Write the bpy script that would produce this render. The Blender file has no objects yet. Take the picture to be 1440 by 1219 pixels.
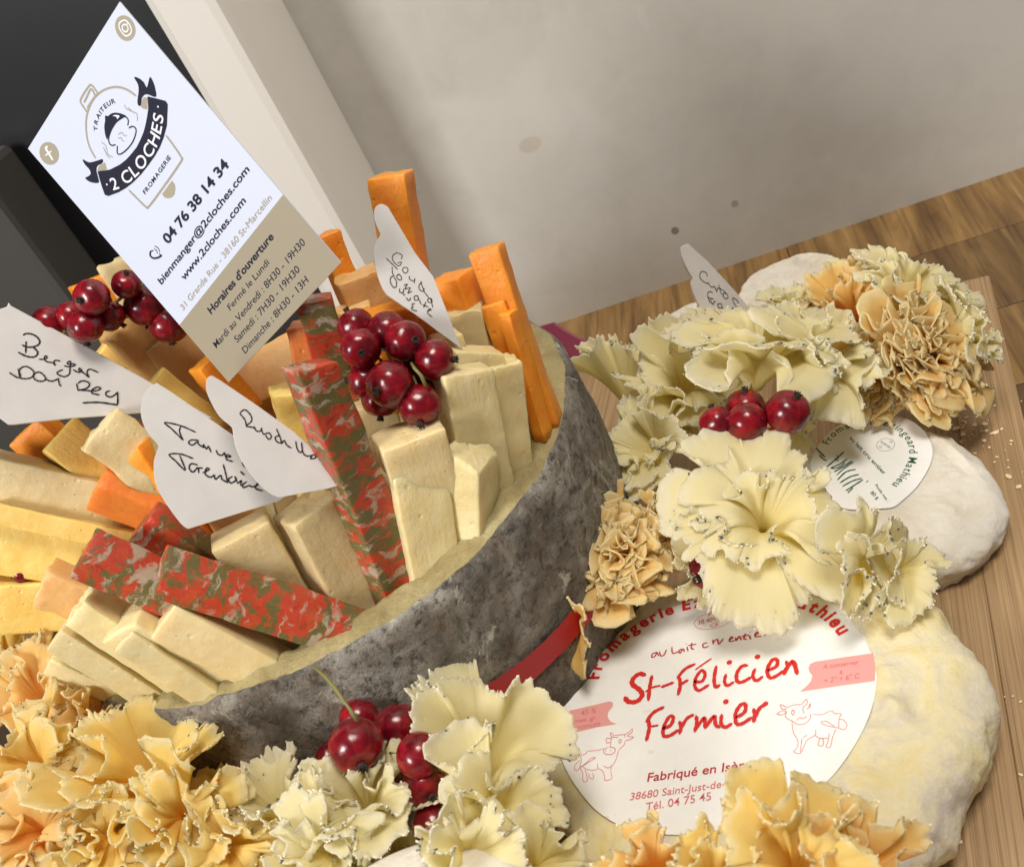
import bpy, bmesh, math, random
import numpy as np
from mathutils import Vector, Matrix, noise
from mathutils.geometry import tessellate_polygon

# ---------------------------------------------------------------- units: 1 unit = 1 cm
S = bpy.context.scene
S.unit_settings.system = 'METRIC'; S.unit_settings.scale_length = 0.01
C = S.collection
rad = math.radians
# ---------------------------------------------------------------- camera
PITCH, ROLL, FPX = rad(32), rad(28), 1500.0
CAM = Vector((0, 0, 25.5))
_F = Vector((0, math.cos(PITCH), -math.sin(PITCH))); _U0 = Vector((0, math.sin(PITCH), math.cos(PITCH))); _X0 = Vector((1, 0, 0))
CX = math.cos(ROLL)*_X0 - math.sin(ROLL)*_U0
CU = math.sin(ROLL)*_X0 + math.cos(ROLL)*_U0
CF = _F
cd = bpy.data.cameras.new('camera'); cam = bpy.data.objects.new('camera', cd); C.objects.link(cam)
cam.matrix_world = Matrix(((CX.x, CU.x, -CF.x, CAM.x), (CX.y, CU.y, -CF.y, CAM.y), (CX.z, CU.z, -CF.z, CAM.z), (0, 0, 0, 1)))
cd.sensor_width = 36; cd.lens = FPX/1440*36; cd.clip_start = 0.5; cd.clip_end = 2000
cd.dof.use_dof = True; cd.dof.focus_distance = 31.5; cd.dof.aperture_fstop = 0.30
S.camera = cam
S.view_settings.view_transform = 'Standard'; S.view_settings.look = 'None'; S.view_settings.exposure = 0.22; S.view_settings.gamma = 1
# ---------------------------------------------------------------- room light
w = bpy.data.worlds.new('World'); S.world = w; w.use_nodes = True
w.node_tree.nodes['Background'].inputs[0].default_value = (0.95, 0.97, 1.0, 1)
w.node_tree.nodes['Background'].inputs[1].default_value = 0.10
def area(name, loc, target, size, power, col):
    l = bpy.data.lights.new(name, 'AREA'); l.shape = 'RECTANGLE'; l.size, l.size_y = size; l.energy = power; l.color = col
    o = bpy.data.objects.new(name, l); C.objects.link(o); o.location = loc
    o.rotation_euler = (Vector(target)-Vector(loc)).to_track_quat('-Z', 'Y').to_euler(); return o
area('window_light', (-70, -22, 58), (-4, 27, 6), (26, 30), 66000, (1.0, 0.97, 0.93))
area('ceiling_light', (30, -8, 150), (4, 34, 0), (50, 50), 150000, (1.0, 0.93, 0.83))

# ---------------------------------------------------------------- placing helpers
def ray(px, py): return CX*((px-720)/FPX) + CU*((609.5-py)/FPX) + CF
def at_z(px, py, z=0.0):
    d = ray(px, py); return CAM + d*((CAM.z-z)/-d.z)
def at_d(px, py, d): return CAM + ray(px, py)*d
def depth_z(px, py, z): return (at_z(px, py, z)-CAM).dot(CF)
class Plane:
    """a flat face in the place: a point on it and its normal"""
    def __init__(s, o, n):
        s.o = Vector(o); s.n = Vector(n).normalized()
        if s.n.dot(CAM-s.o) < 0: s.n = -s.n
        s.u = s.n.cross(Vector((0, 0, 1))); s.u = s.u.normalized() if s.u.length > 1e-4 else Vector((1, 0, 0)); s.v = s.n.cross(s.u)
    def hit(s, px, py, off=0.0):
        d = ray(px, py); return CAM + d*((s.o + s.n*off - CAM).dot(s.n)/d.dot(s.n))
    def uv(s, p): q = p-s.o; return Vector((q.dot(s.u), q.dot(s.v)))
    def pt(s, uv, off=0.0): return s.o + s.u*uv[0] + s.v*uv[1] + s.n*off
def crop(pts, sc, ox, oy): return [(ox+x/sc, oy+y/sc) for x, y in pts]

# ---------------------------------------------------------------- object helpers
def tag(o, label=None, cat=None, group=None, kind=None):
    if label: o['label'] = label
    if cat: o['category'] = cat
    if group: o['group'] = group
    if kind: o['kind'] = kind
    return o
def mesh_obj(name, verts, faces, m=None, parent=None, smooth=True, mats=None, fm=None):
    me = bpy.data.meshes.new(name); me.from_pydata([tuple(v) for v in verts], [], faces)
    for mm in (mats or ([m] if m else [])): me.materials.append(mm)
    me.polygons.foreach_set('use_smooth', [smooth]*len(me.polygons))
    if fm is not None: me.polygons.foreach_set('material_index', fm)
    me.update(); o = bpy.data.objects.new(name, me); C.objects.link(o)
    if parent: o.parent = parent
    return o
def np_obj(name, V, Q, m, parent=None, attrs=None, smooth=True):
    me = bpy.data.meshes.new(name); n, k = len(V), len(Q)
    me.vertices.add(n); me.vertices.foreach_set('co', np.asarray(V, np.float32).ravel())
    me.loops.add(k*4); me.loops.foreach_set('vertex_index', np.asarray(Q, np.int32).ravel())
    me.polygons.add(k); me.polygons.foreach_set('loop_start', np.arange(k, dtype=np.int32)*4)
    me.update(calc_edges=True); me.validate()
    me.polygons.foreach_set('use_smooth', [smooth]*len(me.polygons))
    for nm, a in (attrs or {}).items():
        at = me.attributes.new(nm, 'FLOAT', 'POINT'); at.data.foreach_set('value', np.asarray(a, np.float32).ravel())
    me.materials.append(m); o = bpy.data.objects.new(name, me); C.objects.link(o)
    if parent: o.parent = parent
    return o
def empty(name, loc):
    o = bpy.data.objects.new(name, None); o.empty_display_size = 0.5; o.location = loc; C.objects.link(o); return o
def reparent(o, p):
    """child keeps its place in the world"""
    o.parent = p; o.matrix_parent_inverse = Matrix.Translation(p.location).inverted(); return o
def bevel(o, wd, seg=2):
    b = o.modifiers.new('bevel', 'BEVEL'); b.width = wd; b.segments = seg; b.limit_method = 'ANGLE'; return o

# ---------------------------------------------------------------- materials
class NT:
    def __init__(s, name):
        s.m = bpy.data.materials.new(name); s.m.use_nodes = True; s.t = s.m.node_tree; s.b = s.t.nodes['Principled BSDF']
    def n(s, typ, **kw):
        nd = s.t.nodes.new(typ)
        for k, v in kw.items():
            if k[0] == 'i' and k[1:].isdigit(): nd.inputs[int(k[1:])].default_value = v
            elif k in nd.inputs: nd.inputs[k].default_value = v
            else: setattr(nd, k, v)
        return nd
    def l(s, a, b): s.t.links.new(a, b)
    def coords(s, kind='Object', scale=(1, 1, 1), rnd=True):
        tc = s.n('ShaderNodeTexCoord'); mp = s.n('ShaderNodeMapping'); mp.inputs['Scale'].default_value = scale
        s.l(tc.outputs[kind], mp.inputs[0])
        if rnd:
            oi = s.n('ShaderNodeObjectInfo'); mu = s.n('ShaderNodeMath', operation='MULTIPLY', i1=57.0); s.l(oi.outputs['Random'], mu.inputs[0])
            cb = s.n('ShaderNodeCombineXYZ'); s.l(mu.outputs[0], cb.inputs[0]); s.l(mu.outputs[0], cb.inputs[1]); s.l(mu.outputs[0], cb.inputs[2]); s.l(cb.outputs[0], mp.inputs['Location'])
        return mp.outputs[0]
    def noise(s, co, scale, detail=4, rough=.5, dist=0.0):
        n = s.n('ShaderNodeTexNoise', Scale=scale, Detail=detail, Roughness=rough, Distortion=dist); s.l(co, n.inputs['Vector']); return n.outputs['Fac']
    def ramp(s, fac, stops, interp='LINEAR'):
        r = s.n('ShaderNodeValToRGB'); r.color_ramp.interpolation = interp; e = r.color_ramp.elements
        while len(e) < len(stops): e.new(.5)
        for i, (p, c) in enumerate(stops): e[i].position = p; e[i].color = (*c, 1) if len(c) == 3 else c
        s.l(fac, r.inputs[0]); return r.outputs[0]
    def mix(s, fac, a, b, mode='MIX'):
        x = s.n('ShaderNodeMix', data_type='RGBA', blend_type=mode)
        for v, i in ((fac, 0), (a, 6), (b, 7)):
            if hasattr(v, 'links'): s.l(v, x.inputs[i])
            elif i == 0: x.inputs[0].default_value = v
            else: x.inputs[i].default_value = (*v, 1)
        return x.outputs[2]
    def bump(s, h, strength, dist=.1):
        b = s.n('ShaderNodeBump', Strength=strength, Distance=dist); s.l(h, b.inputs['Height']); s.l(b.outputs[0], s.b.inputs['Normal'])
    def col(s, c):
        if hasattr(c, 'links'): s.l(c, s.b.inputs['Base Color'])
        else: s.b.inputs['Base Color'].default_value = (*c, 1)
    def set(s, **kw):
        for k, v in kw.items(): s.b.inputs[k.replace('_', ' ')].default_value = v
    def sss(s, wgt, radius, scale=1.0):
        s.b.inputs['Subsurface Weight'].default_value = wgt; s.b.inputs['Subsurface Radius'].default_value = radius; s.b.inputs['Subsurface Scale'].default_value = scale

def mat_cheese(name, c1, c2, speck=0.0, speckcol=(.12, .07, .03), sss=(.35, .2, .08), rough=.36, holes=.0, mottle=1.6):
    k = NT(name); co = k.coords()
    f = k.noise(co, mottle, 5, .6, .3)
    c = k.ramp(f, [(.32, c1), (.68, c2)])
    f2 = k.noise(co, 9, 4, .6); c = k.mix(k.ramp(f2, [(.35, (.05,)*3), (.75, (0, 0, 0))]), c, (.95, .9, .6))
    if speck:
        v = k.n('ShaderNodeTexVoronoi', Scale=3.2, feature='F1'); k.l(co, v.inputs['Vector']); v.inputs['Randomness'].default_value = 1
        d = k.ramp(v.outputs['Distance'], [(.05, (speck,)*3), (.09, (0, 0, 0))])
        g = k.ramp(k.noise(co, 1.3, 2), [(.48, (0, 0, 0)), (.55, (1, 1, 1))])
        k2 = k.n('ShaderNodeMath', operation='MULTIPLY'); k.l(d, k2.inputs[0]); k.l(g, k2.inputs[1]); c = k.mix(k2.outputs[0], c, speckcol)
    oi = k.n('ShaderNodeObjectInfo'); hs = k.n('ShaderNodeHueSaturation'); mr = k.n('ShaderNodeMapRange', i3=.86, i4=1.1); k.l(oi.outputs['Random'], mr.inputs[0]); k.l(mr.outputs[0], hs.inputs['Value']); k.l(c, hs.inputs['Color'])
    k.col(hs.outputs[0]); k.set(Roughness=rough, Specular_IOR_Level=.45); k.sss(.6, (.28, .20, .11) if c1[2] > .1 else (.3, .12, .04))
    h1 = k.noise(co, 4, 6, .62); h2 = k.noise(co, 26, 4, .7)
    a = k.n('ShaderNodeMath', operation='MULTIPLY_ADD', i1=.25); k.l(h2, a.inputs[0]); k.l(h1, a.inputs[2])
    drag = k.noise(k.coords(scale=(9, 9, .7)), 1.0, 4, .6); dg = k.n('ShaderNodeMath', operation='MULTIPLY_ADD', i1=.5); k.l(drag, dg.inputs[0]); k.l(a.outputs[0], dg.inputs[2])
    pv = k.n('ShaderNodeTexVoronoi', Scale=1.7); k.l(co, pv.inputs['Vector']); pr = k.ramp(pv.outputs['Distance'], [(.07, (0, 0, 0)), (.13, (1, 1, 1))])
    pm = k.n('ShaderNodeMath', operation='MULTIPLY_ADD', i1=.7); k.l(pr, pm.inputs[0]); k.l(dg.outputs[0], pm.inputs[2]); a = pm
    b2 = k.n('ShaderNodeMath', operation='MULTIPLY_ADD', i1=.45); k.l(k.noise(co, 1.3, 3, .5), b2.inputs[0]); k.l(a.outputs[0], b2.inputs[2])
    k.bump(b2.outputs[0], .40, .09); return k.m
PALE = mat_cheese('pale_cheese', (.74, .60, .29), (.80, .69, .41), .5, (.25, .2, .1))
IVORY = mat_cheese('ivory_cheese', (.74, .57, .28), (.80, .66, .38), .7, (.2, .14, .08))
YELLOW = mat_cheese('yellow_cheese', (.86, .57, .13), (.89, .66, .21), .6, (.05, .04, .02))
PEACH = mat_cheese('peach_cheese', (.76, .40, .12), (.84, .54, .24), .8, (.3, .07, .02), mottle=.9)
ORANGE = mat_cheese('orange_cheddar', (.90, .27, .008), (.93, .35, .014), .25, (.85, .45, .15), sss=(.5, .16, .03))
DORANGE = mat_cheese('deep_orange_cheese', (.80, .19, .018), (.86, .27, .035), .2, (.85, .4, .15), sss=(.5, .14, .03))

def mat_marbled():
    k = NT('marbled_tomato_olive_cheese'); co = k.coords(scale=(1, 1, 1))
    dn = k.n('ShaderNodeTexNoise', Scale=1.6, Detail=3, Roughness=.6); k.l(co, dn.inputs['Vector'])
    ad = k.n('ShaderNodeVectorMath', operation='MULTIPLY_ADD'); ad.inputs[1].default_value = (.6, .6, .6); k.l(dn.outputs['Color'], ad.inputs[0]); k.l(co, ad.inputs[2])
    mp = k.n('ShaderNodeMapping'); mp.inputs['Rotation'].default_value = (0.5, .25, .2); mp.inputs['Scale'].default_value = (.85, .85, 2.3); k.l(ad.outputs[0], mp.inputs[0])
    M_ = mp.outputs[0]
    c = k.mix(k.ramp(k.noise(M_, .95, 5, .6, .5), [(.46, (0, 0, 0)), (.52, (1, 1, 1))]), (.54, .055, .024), (.15, .13, .042))
    c = k.mix(k.ramp(k.noise(M_, 1.9, 4, .6, .3), [(.30, (.6,)*3), (.42, (0, 0, 0))]), c, (.22, .018, .010))
    sh = k.n('ShaderNodeMapping'); sh.inputs['Location'].default_value = (7.3, 3.1, 5.7); k.l(M_, sh.inputs[0])
    c = k.mix(k.ramp(k.noise(sh.outputs[0], 1.25, 5, .62, .6), [(.53, (0, 0, 0)), (.60, (.85,)*3)]), c, (.50, .41, .31))
    sh2 = k.n('ShaderNodeMapping'); sh2.inputs['Location'].default_value = (1.3, 9.1, 2.7); k.l(M_, sh2.inputs[0])
    c = k.mix(k.ramp(k.noise(sh2.outputs[0], 1.6, 4, .6, .4), [(.57, (0, 0, 0)), (.63, (.85,)*3)]), c, (.58, .075, .025))
    f = k.noise(co, 9, 4, .7); c = k.mix(k.ramp(f, [(.5, (0, 0, 0)), (.8, (.25,)*3)]), c, (.42, .25, .15))
    k.col(c); k.set(Roughness=.30, Specular_IOR_Level=.5); k.sss(.3, (.25, .1, .05)); k.bump(k.noise(co, 7, 6, .6), .35, .07); return k.m
MARBLE = mat_marbled()

def mat_petal(name, core, mid, edge, rosy=None):
    k = NT(name); co = k.coords()
    at = k.n('ShaderNodeAttribute', attribute_name='edge'); e = at.outputs['Fac']
    an = k.n('ShaderNodeAttribute', attribute_name='along'); cb = k.n('ShaderNodeCombineXYZ'); k.l(an.outputs['Fac'], cb.inputs[0]); k.l(e, cb.inputs[1])
    ms = k.n('ShaderNodeMapping'); ms.inputs['Scale'].default_value = (9, 1.6, 1); k.l(cb.outputs[0], ms.inputs[0]); fib = k.noise(ms.outputs[0], 1.0, 5, .62)
    nz = k.noise(co, 3.0, 4, .6)
    ad = k.n('ShaderNodeMath', operation='MULTIPLY_ADD', i1=.16, i2=-.08); k.l(nz, ad.inputs[0])
    su = k.n('ShaderNodeMath', operation='ADD'); k.l(e, su.inputs[0]); k.l(ad.outputs[0], su.inputs[1])
    c = k.ramp(su.outputs[0], [(.15, core), (.70, mid), (.90, mid), (.98, edge)])
    c = k.mix(k.ramp(fib, [(.40, (0, 0, 0)), (.75, (.30,)*3)]), c, edge)
    if rosy: c = k.mix(k.ramp(k.noise(co, 2.3, 4, .6), [(.55, (0, 0, 0)), (.75, (.4,)*3)]), c, rosy)
    cr = k.noise(co, 24, 3, .7); m1 = k.ramp(cr, [(.54, (0, 0, 0)), (.62, (1, 1, 1))]); m2 = k.ramp(e, [(.93, (0, 0, 0)), (.98, (.6,)*3)])
    mu = k.n('ShaderNodeMath', operation='MULTIPLY'); k.l(m1, mu.inputs[0]); k.l(m2, mu.inputs[1]); c = k.mix(mu.outputs[0], c, (.80, .66, .44))
    k.col(c); k.set(Roughness=.5, Specular_IOR_Level=.35); tr = k.n('ShaderNodeBsdfTranslucent'); k.l(c, tr.inputs['Color']); mx = k.n('ShaderNodeMixShader', i0=.58); k.l(k.b.outputs[0], mx.inputs[1]); k.l(tr.outputs[0], mx.inputs[2]); k.l(mx.outputs[0], k.t.nodes['Material Output'].inputs[0])
    h = k.noise(co, 11, 5, .65); hm = k.n('ShaderNodeMath', operation='MULTIPLY_ADD', i1=1.2); k.l(fib, hm.inputs[0]); k.l(h, hm.inputs[2])
    k.bump(hm.outputs[0], .28, .05); return k.m
PET_P = mat_petal('pale_shaved_cheese', (.96, .86, .40), (.96, .90, .60), (.96, .93, .76))
PET_O = mat_petal('amber_shaved_cheese', (.97, .56, .10), (.97, .73, .28), (.97, .87, .54), (.95, .60, .17))
PET_Y = mat_petal('golden_shaved_cheese', (.97, .70, .14), (.97, .80, .29), (.97, .89, .56), (.96, .68, .20))

def plain(name, c, rough=.6, **kw):
    k = NT(name); k.col(c); k.set(Roughness=rough, **kw); return k.m
HERB = plain('dark_herb', (.10, .105, .09), .8)
CRUMB = plain('crumb', (.93, .78, .50), .7)
PEEL = plain('red_rind_speck', (.5, .06, .02), .6)
PAPER = plain('white_card_paper', (.63, .685, .83), .55)
def mat_pick():
    k = NT('white_plastic'); co = k.coords(); k.col(k.ramp(k.noise(co, 1.2, 3), [(.3, (.60, .575, .555)), (.7, (.65, .625, .605))])); k.set(Roughness=.38); k.sss(.2, (.1, .1, .1)); k.bump(k.noise(co, 22, 3), .05, .03); return k.m
PLAST = mat_pick()
def mat_label():
    k = NT('label_paper'); co = k.coords(rnd=False); c = k.ramp(k.noise(co, 1.1, 5, .6), [(.35, (.86, .86, .84)), (.7, (.91, .91, .90))])
    st = k.ramp(k.noise(co, 2.3, 3, .5), [(.66, (0, 0, 0)), (.74, (.5,)*3)]); k.col(k.mix(st, c, (.70, .64, .48))); k.set(Roughness=.42); k.bump(k.noise(co, 1.6, 3), .12, .08); return k.m
LABEL = mat_label()
INK = plain('black_ink', (.012, .010, .016), .4)
NAVY = plain('navy_print', (.018, .018, .038), .7, Specular_IOR_Level=.2)
TANP = plain('tan_print', (.36, .32, .235), .55)
TANBAND = plain('tan_card_band', (.335, .29, .205), .55)
CREAMP = plain('white_print', (.80, .83, .90), .55)
RED = plain('red_print', (.66, .022, .018), .5)
DRED = plain('dark_red_print', (.50, .03, .04), .5)
PINK = plain('pink_print', (.80, .36, .34), .5)
LRED = plain('thin_red_print', (.68, .17, .18), .5)
GREEN = plain('green_print', (.012, .085, .045), .5)
GREY = plain('grey_print', (.16, .20, .18), .5)

def mat_rind():
    k = NT('grey_mould_rind'); co = k.coords(rnd=False)
    a = k.noise(co, .34, 9, .66, .5); b = k.noise(co, 3.2, 9, .72, .2); c = k.ramp(a, [(.36, (.11, .096, .08)), (.5, (.25, .225, .19)), (.62, (.47, .44, .39))])
    c = k.mix(k.ramp(b, [(.36, (1, 1, 1)), (.50, (0, 0, 0))]), c, (.075, .066, .056))
    c = k.mix(k.ramp(k.noise(co, 7.5, 7, .75), [(.54, (0, 0, 0)), (.70, (.5,)*3)]), c, (.42, .39, .34))
    c = k.mix(k.ramp(k.noise(co, .8, 7, .68, .6), [(.60, (0, 0, 0)), (.66, (.8,)*3)]), c, (.60, .57, .47))
    c = k.mix(k.ramp(k.noise(co, 1.3, 3, .5), [(.54, (0, 0, 0)), (.74, (.45,)*3)]), c, (.17, .10, .055))
    k.col(c); k.set(Roughness=.92, Specular_IOR_Level=.25)
    m = k.n('ShaderNodeMath', operation='MULTIPLY_ADD', i1=.5); k.l(k.noise(co, 14, 6, .7), m.inputs[0]); k.l(b, m.inputs[2]); k.bump(m.outputs[0], .9, .16); return k.m
RIND = mat_rind()
def mat_rim():
    k = NT('cut_tomme_paste'); co = k.coords(rnd=False)
    c = k.ramp(k.noise(co, .9, 6, .6, .4), [(.3, (.32, .25, .11)), (.55, (.46, .38, .18)), (.75, (.56, .49, .27))])
    c = k.mix(k.ramp(k.noise(co, 6, 5, .7), [(.55, (0, 0, 0)), (.72, (.5,)*3)]), c, (.22, .17, .08))
    k.col(c); k.set(Roughness=.45); k.sss(.4, (.3, .18, .07)); k.bump(k.noise(co, 3.5, 8, .7), .85, .2); return k.m
RIMM = mat_rim()
def mat_white_rind(name, c1, c2, c3, sc=1.0):
    k = NT(name); co = k.coords(rnd=False)
    c = k.ramp(k.noise(co, .45*sc, 7, .62, 1.2), [(.3, c1), (.5, c2), (.68, c3)])
    c = k.mix(k.ramp(k.noise(co, 5, 6, .7), [(.5, (0, 0, 0)), (.75, (.35,)*3)]), c, (.86, .82, .74))
    k.col(c); k.set(Roughness=.62); k.sss(.35, (.3, .2, .1)); m = k.n('ShaderNodeMath', operation='MULTIPLY_ADD', i1=.25); k.l(k.noise(co, 12, 5, .7), m.inputs[0]); k.l(k.noise(co, 2.2, 5, .6), m.inputs[2]); k.bump(m.outputs[0], .5, .15); return k.m
FELR = mat_white_rind('yellowish_wrinkled_rind', (.78, .62, .24), (.78, .70, .44), (.64, .58, .50))
MARR = mat_white_rind('white_bloomy_rind', (.66, .59, .46), (.74, .69, .60), (.78, .75, .68))
def mat_berry():
    k = NT('redcurrant_skin'); co = k.coords()
    c = k.ramp(k.noise(co, 1.8, 3), [(.3, (.11, .0012, .008)), (.7, (.30, .005, .014))])
    sp = k.n('ShaderNodeSeparateXYZ'); tc = k.n('ShaderNodeTexCoord'); k.l(tc.outputs['Object'], sp.inputs[0])
    at_ = k.n('ShaderNodeMath', operation='ARCTAN2'); k.l(sp.outputs[0], at_.inputs[0]); k.l(sp.outputs[1], at_.inputs[1])
    m8 = k.n('ShaderNodeMath', operation='MULTIPLY', i1=9.0); k.l(at_.outputs[0], m8.inputs[0]); s8 = k.n('ShaderNodeMath', operation='SINE'); k.l(m8.outputs[0], s8.inputs[0])
    c = k.mix(k.ramp(s8.outputs[0], [(.80, (0, 0, 0)), (1.0, (.16,)*3)]), c, (.50, .03, .03))
    c = k.mix(k.ramp(k.noise(co, 1.1, 2), [(.5, (0, 0, 0)), (.62, (.6,)*3)]), c, (.06, .001, .006))
    k.col(c); k.set(Roughness=.24, Specular_IOR_Level=.45, Coat_Weight=.2, Coat_Roughness=.12); k.sss(.7, (.7, .06, .05)); k.bump(k.noise(co, 6, 3), .08, .05); return k.m
BERRY = mat_berry()
CALYX = plain('dried_calyx', (.035, .022, .015), .9)
STEM = plain('green_brown_stem', (.22, .20, .06), .55)
def mat_wood(name, a, b, c, grain=(14, .55, 14), rnd=.35):
    k = NT(name); co = k.coords(scale=grain)
    f = k.noise(co, 1.0, 6, .62, .6); c1 = k.ramp(f, [(.28, a), (.5, b), (.74, c)])
    co2 = k.coords(scale=(grain[0]*4, grain[1]*1.2, grain[2]*4)); c1 = k.mix(k.ramp(k.noise(co2, 1.0, 4, .6), [(.5, (0, 0, 0)), (.66, (.55,)*3)]), c1, tuple(x*.45 for x in a))
    oi = k.n('ShaderNodeObjectInfo'); hs = k.n('ShaderNodeHueSaturation'); mr = k.n('ShaderNodeMapRange', i3=1-rnd, i4=1+rnd); k.l(oi.outputs['Random'], mr.inputs[0]); k.l(mr.outputs[0], hs.inputs['Value']); k.l(c1, hs.inputs['Color'])
    k.col(hs.outputs[0]); k.set(Roughness=.5); k.bump(f, .25, .04); return k.m
BAMBOO = mat_wood('bamboo', (.25, .15, .072), (.39, .25, .125), (.50, .345, .185), (8.5, .11, 8.5), .10)
BUTCH = mat_wood('butcher_block_wood', (.11, .055, .020), (.22, .125, .042), (.38, .23, .085), (.9, .10, .9), .5)
def mat_wall(marks=()):
    k = NT('painted_plaster'); co = k.coords(rnd=False)
    c = k.ramp(k.noise(co, .035, 4, .5, .5), [(.3, (.59, .57, .525)), (.7, (.66, .64, .595))])
    c = k.mix(k.ramp(k.noise(co, .16, 3, .45, 1.2), [(.60, (0, 0, 0)), (.66, (.12,)*3)]), c, (.74, .72, .68))
    c = k.mix(k.ramp(k.noise(co, .5, 6, .7, .4), [(.45, (0, 0, 0)), (.7, (.22,)*3)]), c, (.42, .40, .36)); v = k.n('ShaderNodeTexVoronoi', Scale=.11); k.l(co, v.inputs['Vector']); c = k.mix(k.ramp(v.outputs['Distance'], [(.018, (.7,)*3), (.03, (0, 0, 0))]), c, (.25, .21, .17))
    dn = k.n('ShaderNodeTexNoise', Scale=.35, Detail=4); k.l(co, dn.inputs['Vector'])
    for (mx_, mz_, r_, sx, colr, st_) in marks:
        ad = k.n('ShaderNodeVectorMath', operation='MULTIPLY_ADD'); ad.inputs[1].default_value = (r_*.8, 0, r_*.8); ad.inputs[2].default_value = (-mx_-r_*.4, 0, -mz_-r_*.4); k.l(dn.outputs['Color'], ad.inputs[0])
        a2 = k.n('ShaderNodeVectorMath', operation='ADD'); k.l(co, a2.inputs[0]); k.l(ad.outputs[0], a2.inputs[1])
        m3 = k.n('ShaderNodeVectorMath', operation='MULTIPLY'); m3.inputs[1].default_value = (1/r_/sx, 0, 1/r_); k.l(a2.outputs[0], m3.inputs[0])
        ln = k.n('ShaderNodeVectorMath', operation='LENGTH'); k.l(m3.outputs[0], ln.inputs[0])
        c = k.mix(k.ramp(ln.outputs['Value'], [(.82, (st_,)*3), (1.0, (0, 0, 0))]), c, colr)
    k.col(c); k.set(Roughness=.45); k.bump(k.noise(co, 1.5, 3), .05, .05); return k.m
PILLAR = plain('white_painted_post', (.84, .81, .76), .5)
def mat_dark():
    k = NT('dark_glossy_panel'); co = k.coords(rnd=False); k.col(k.ramp(k.noise(co, .05, 3), [(.3, (.012, .013, .016)), (.7, (.024, .025, .028))])); k.set(Roughness=.35); return k.m
DARK = mat_dark()
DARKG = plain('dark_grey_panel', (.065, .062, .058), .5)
MAROON = plain('maroon_foil', (.22, .015, .05), .35)
WHITEW = plain('white_waxed_paper', (.80, .79, .76), .5)
# ================================================================ THE SETTING
def box_obj(name, org, ex, ey, ez, m, parent=None, bev=.1):
    """box from a corner and three edge vectors; its mesh has its own local frame at the corner"""
    X, Y, Z = ex.normalized(), ey.normalized(), ez.normalized(); a, b, c = ex.length, ey.length, ez.length
    v = [(i*a, j*b, l*c) for l in (0, 1) for j in (0, 1) for i in (0, 1)]
    f = [(0, 2, 3, 1), (4, 5, 7, 6), (0, 1, 5, 4), (2, 6, 7, 3), (0, 4, 6, 2), (1, 3, 7, 5)]
    o = mesh_obj(name, v, f, m, None, False); mw = Matrix(((X.x, Y.x, Z.x, org.x), (X.y, Y.y, Z.y, org.y), (X.z, Y.z, Z.z, org.z), (0, 0, 0, 1)))
    if parent: o.parent = parent; o.matrix_world = mw; o.matrix_parent_inverse = Matrix.Identity(4); o.matrix_basis = parent.matrix_basis.inverted() @ mw
    else: o.matrix_world = mw
    if bev: bevel(o, bev)
    return o
ZC = -2.0
wa, wb = at_z(740, 470, ZC), at_z(1440, 235, ZC)
WD = (wb-wa); WD.z = 0; WD.normalize(); WN = Vector((WD.y, -WD.x, 0));
if WN.dot(CAM-wa) < 0: WN = -WN
UP = Vector((0, 0, 1))
# counter: a base with butcher-block staves laid on it, side by side along the wall
counter = box_obj('counter', wa - WD*90 + UP*(-4.3) + WN*70, WD*170, -WN*74, UP*4.2, BUTCH, None, 0); tag(counter, kind='structure')
counter.data.materials[0] = plain('dark_glue_wood', (.05, .03, .015), .7)
rs = random.Random(5)
row = 0; y = -2.0
while y < 62:
    wd_ = rs.choice((5.2, 6.0, 6.8)); x = -60 + rs.uniform(-10, 0)
    while x < 62:
        ln = rs.uniform(16, 34)
        p = wa + WD*x + WN*(y+wd_-.02)
        pp = wa + WD*(x+ln/2)+WN*(y+wd_/2)
        # only staves the picture could show, at the back and the right of the board
        if y < 26 and x > -34:
            box_obj('plank', Vector((p.x, p.y, ZC-.10 if True else 0)), WD*(ln-.05), -WN*(wd_-.05), UP*.10, BUTCH, counter, .03)
        x += ln
    y += wd_
sub = box_obj('counter_front', wa - WD*60 + WN*(y if False else 26.2) + UP*(ZC-.12), WD*125, WN*46, UP*.12, BUTCH, counter, 0)
# wall
w0 = wa - WD*60 - WN*3 + UP*(-8)
def wmark(px, py, r, sx, col, st):
    d = ray(px, py); p = CAM + d*((wa-CAM).dot(WN)/d.dot(WN)) - w0; return (p.dot(WD), p.z, r, sx, col, st)
WALL = mat_wall([wmark(742, 215, 5.0, .85, (.70, .68, .64), .30), wmark(746, 203, .42, 1.5, (.50, .40, .29), .4), wmark(949, 325, .22, 1, (.16, .14, .12), .8), wmark(1033, 287, .2, 1, (.2, .18, .16), .7), wmark(905, 25, .7, .3, (.70, .68, .64), .35), wmark(1010, 250, 3.4, 1.2, (.68, .66, .62), .18), wmark(1320, 90, 5.5, 1.3, (.46, .44, .40), .22), wmark(640, 30, 4, 1.1, (.47, .45, .41), .2)])
wall = box_obj('wall', wa - WD*60 - WN*3 + UP*(-8), WD*160, WN*3 if False else WN*3, UP*120, WALL, None, 0); tag(wall, kind='structure')
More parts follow.
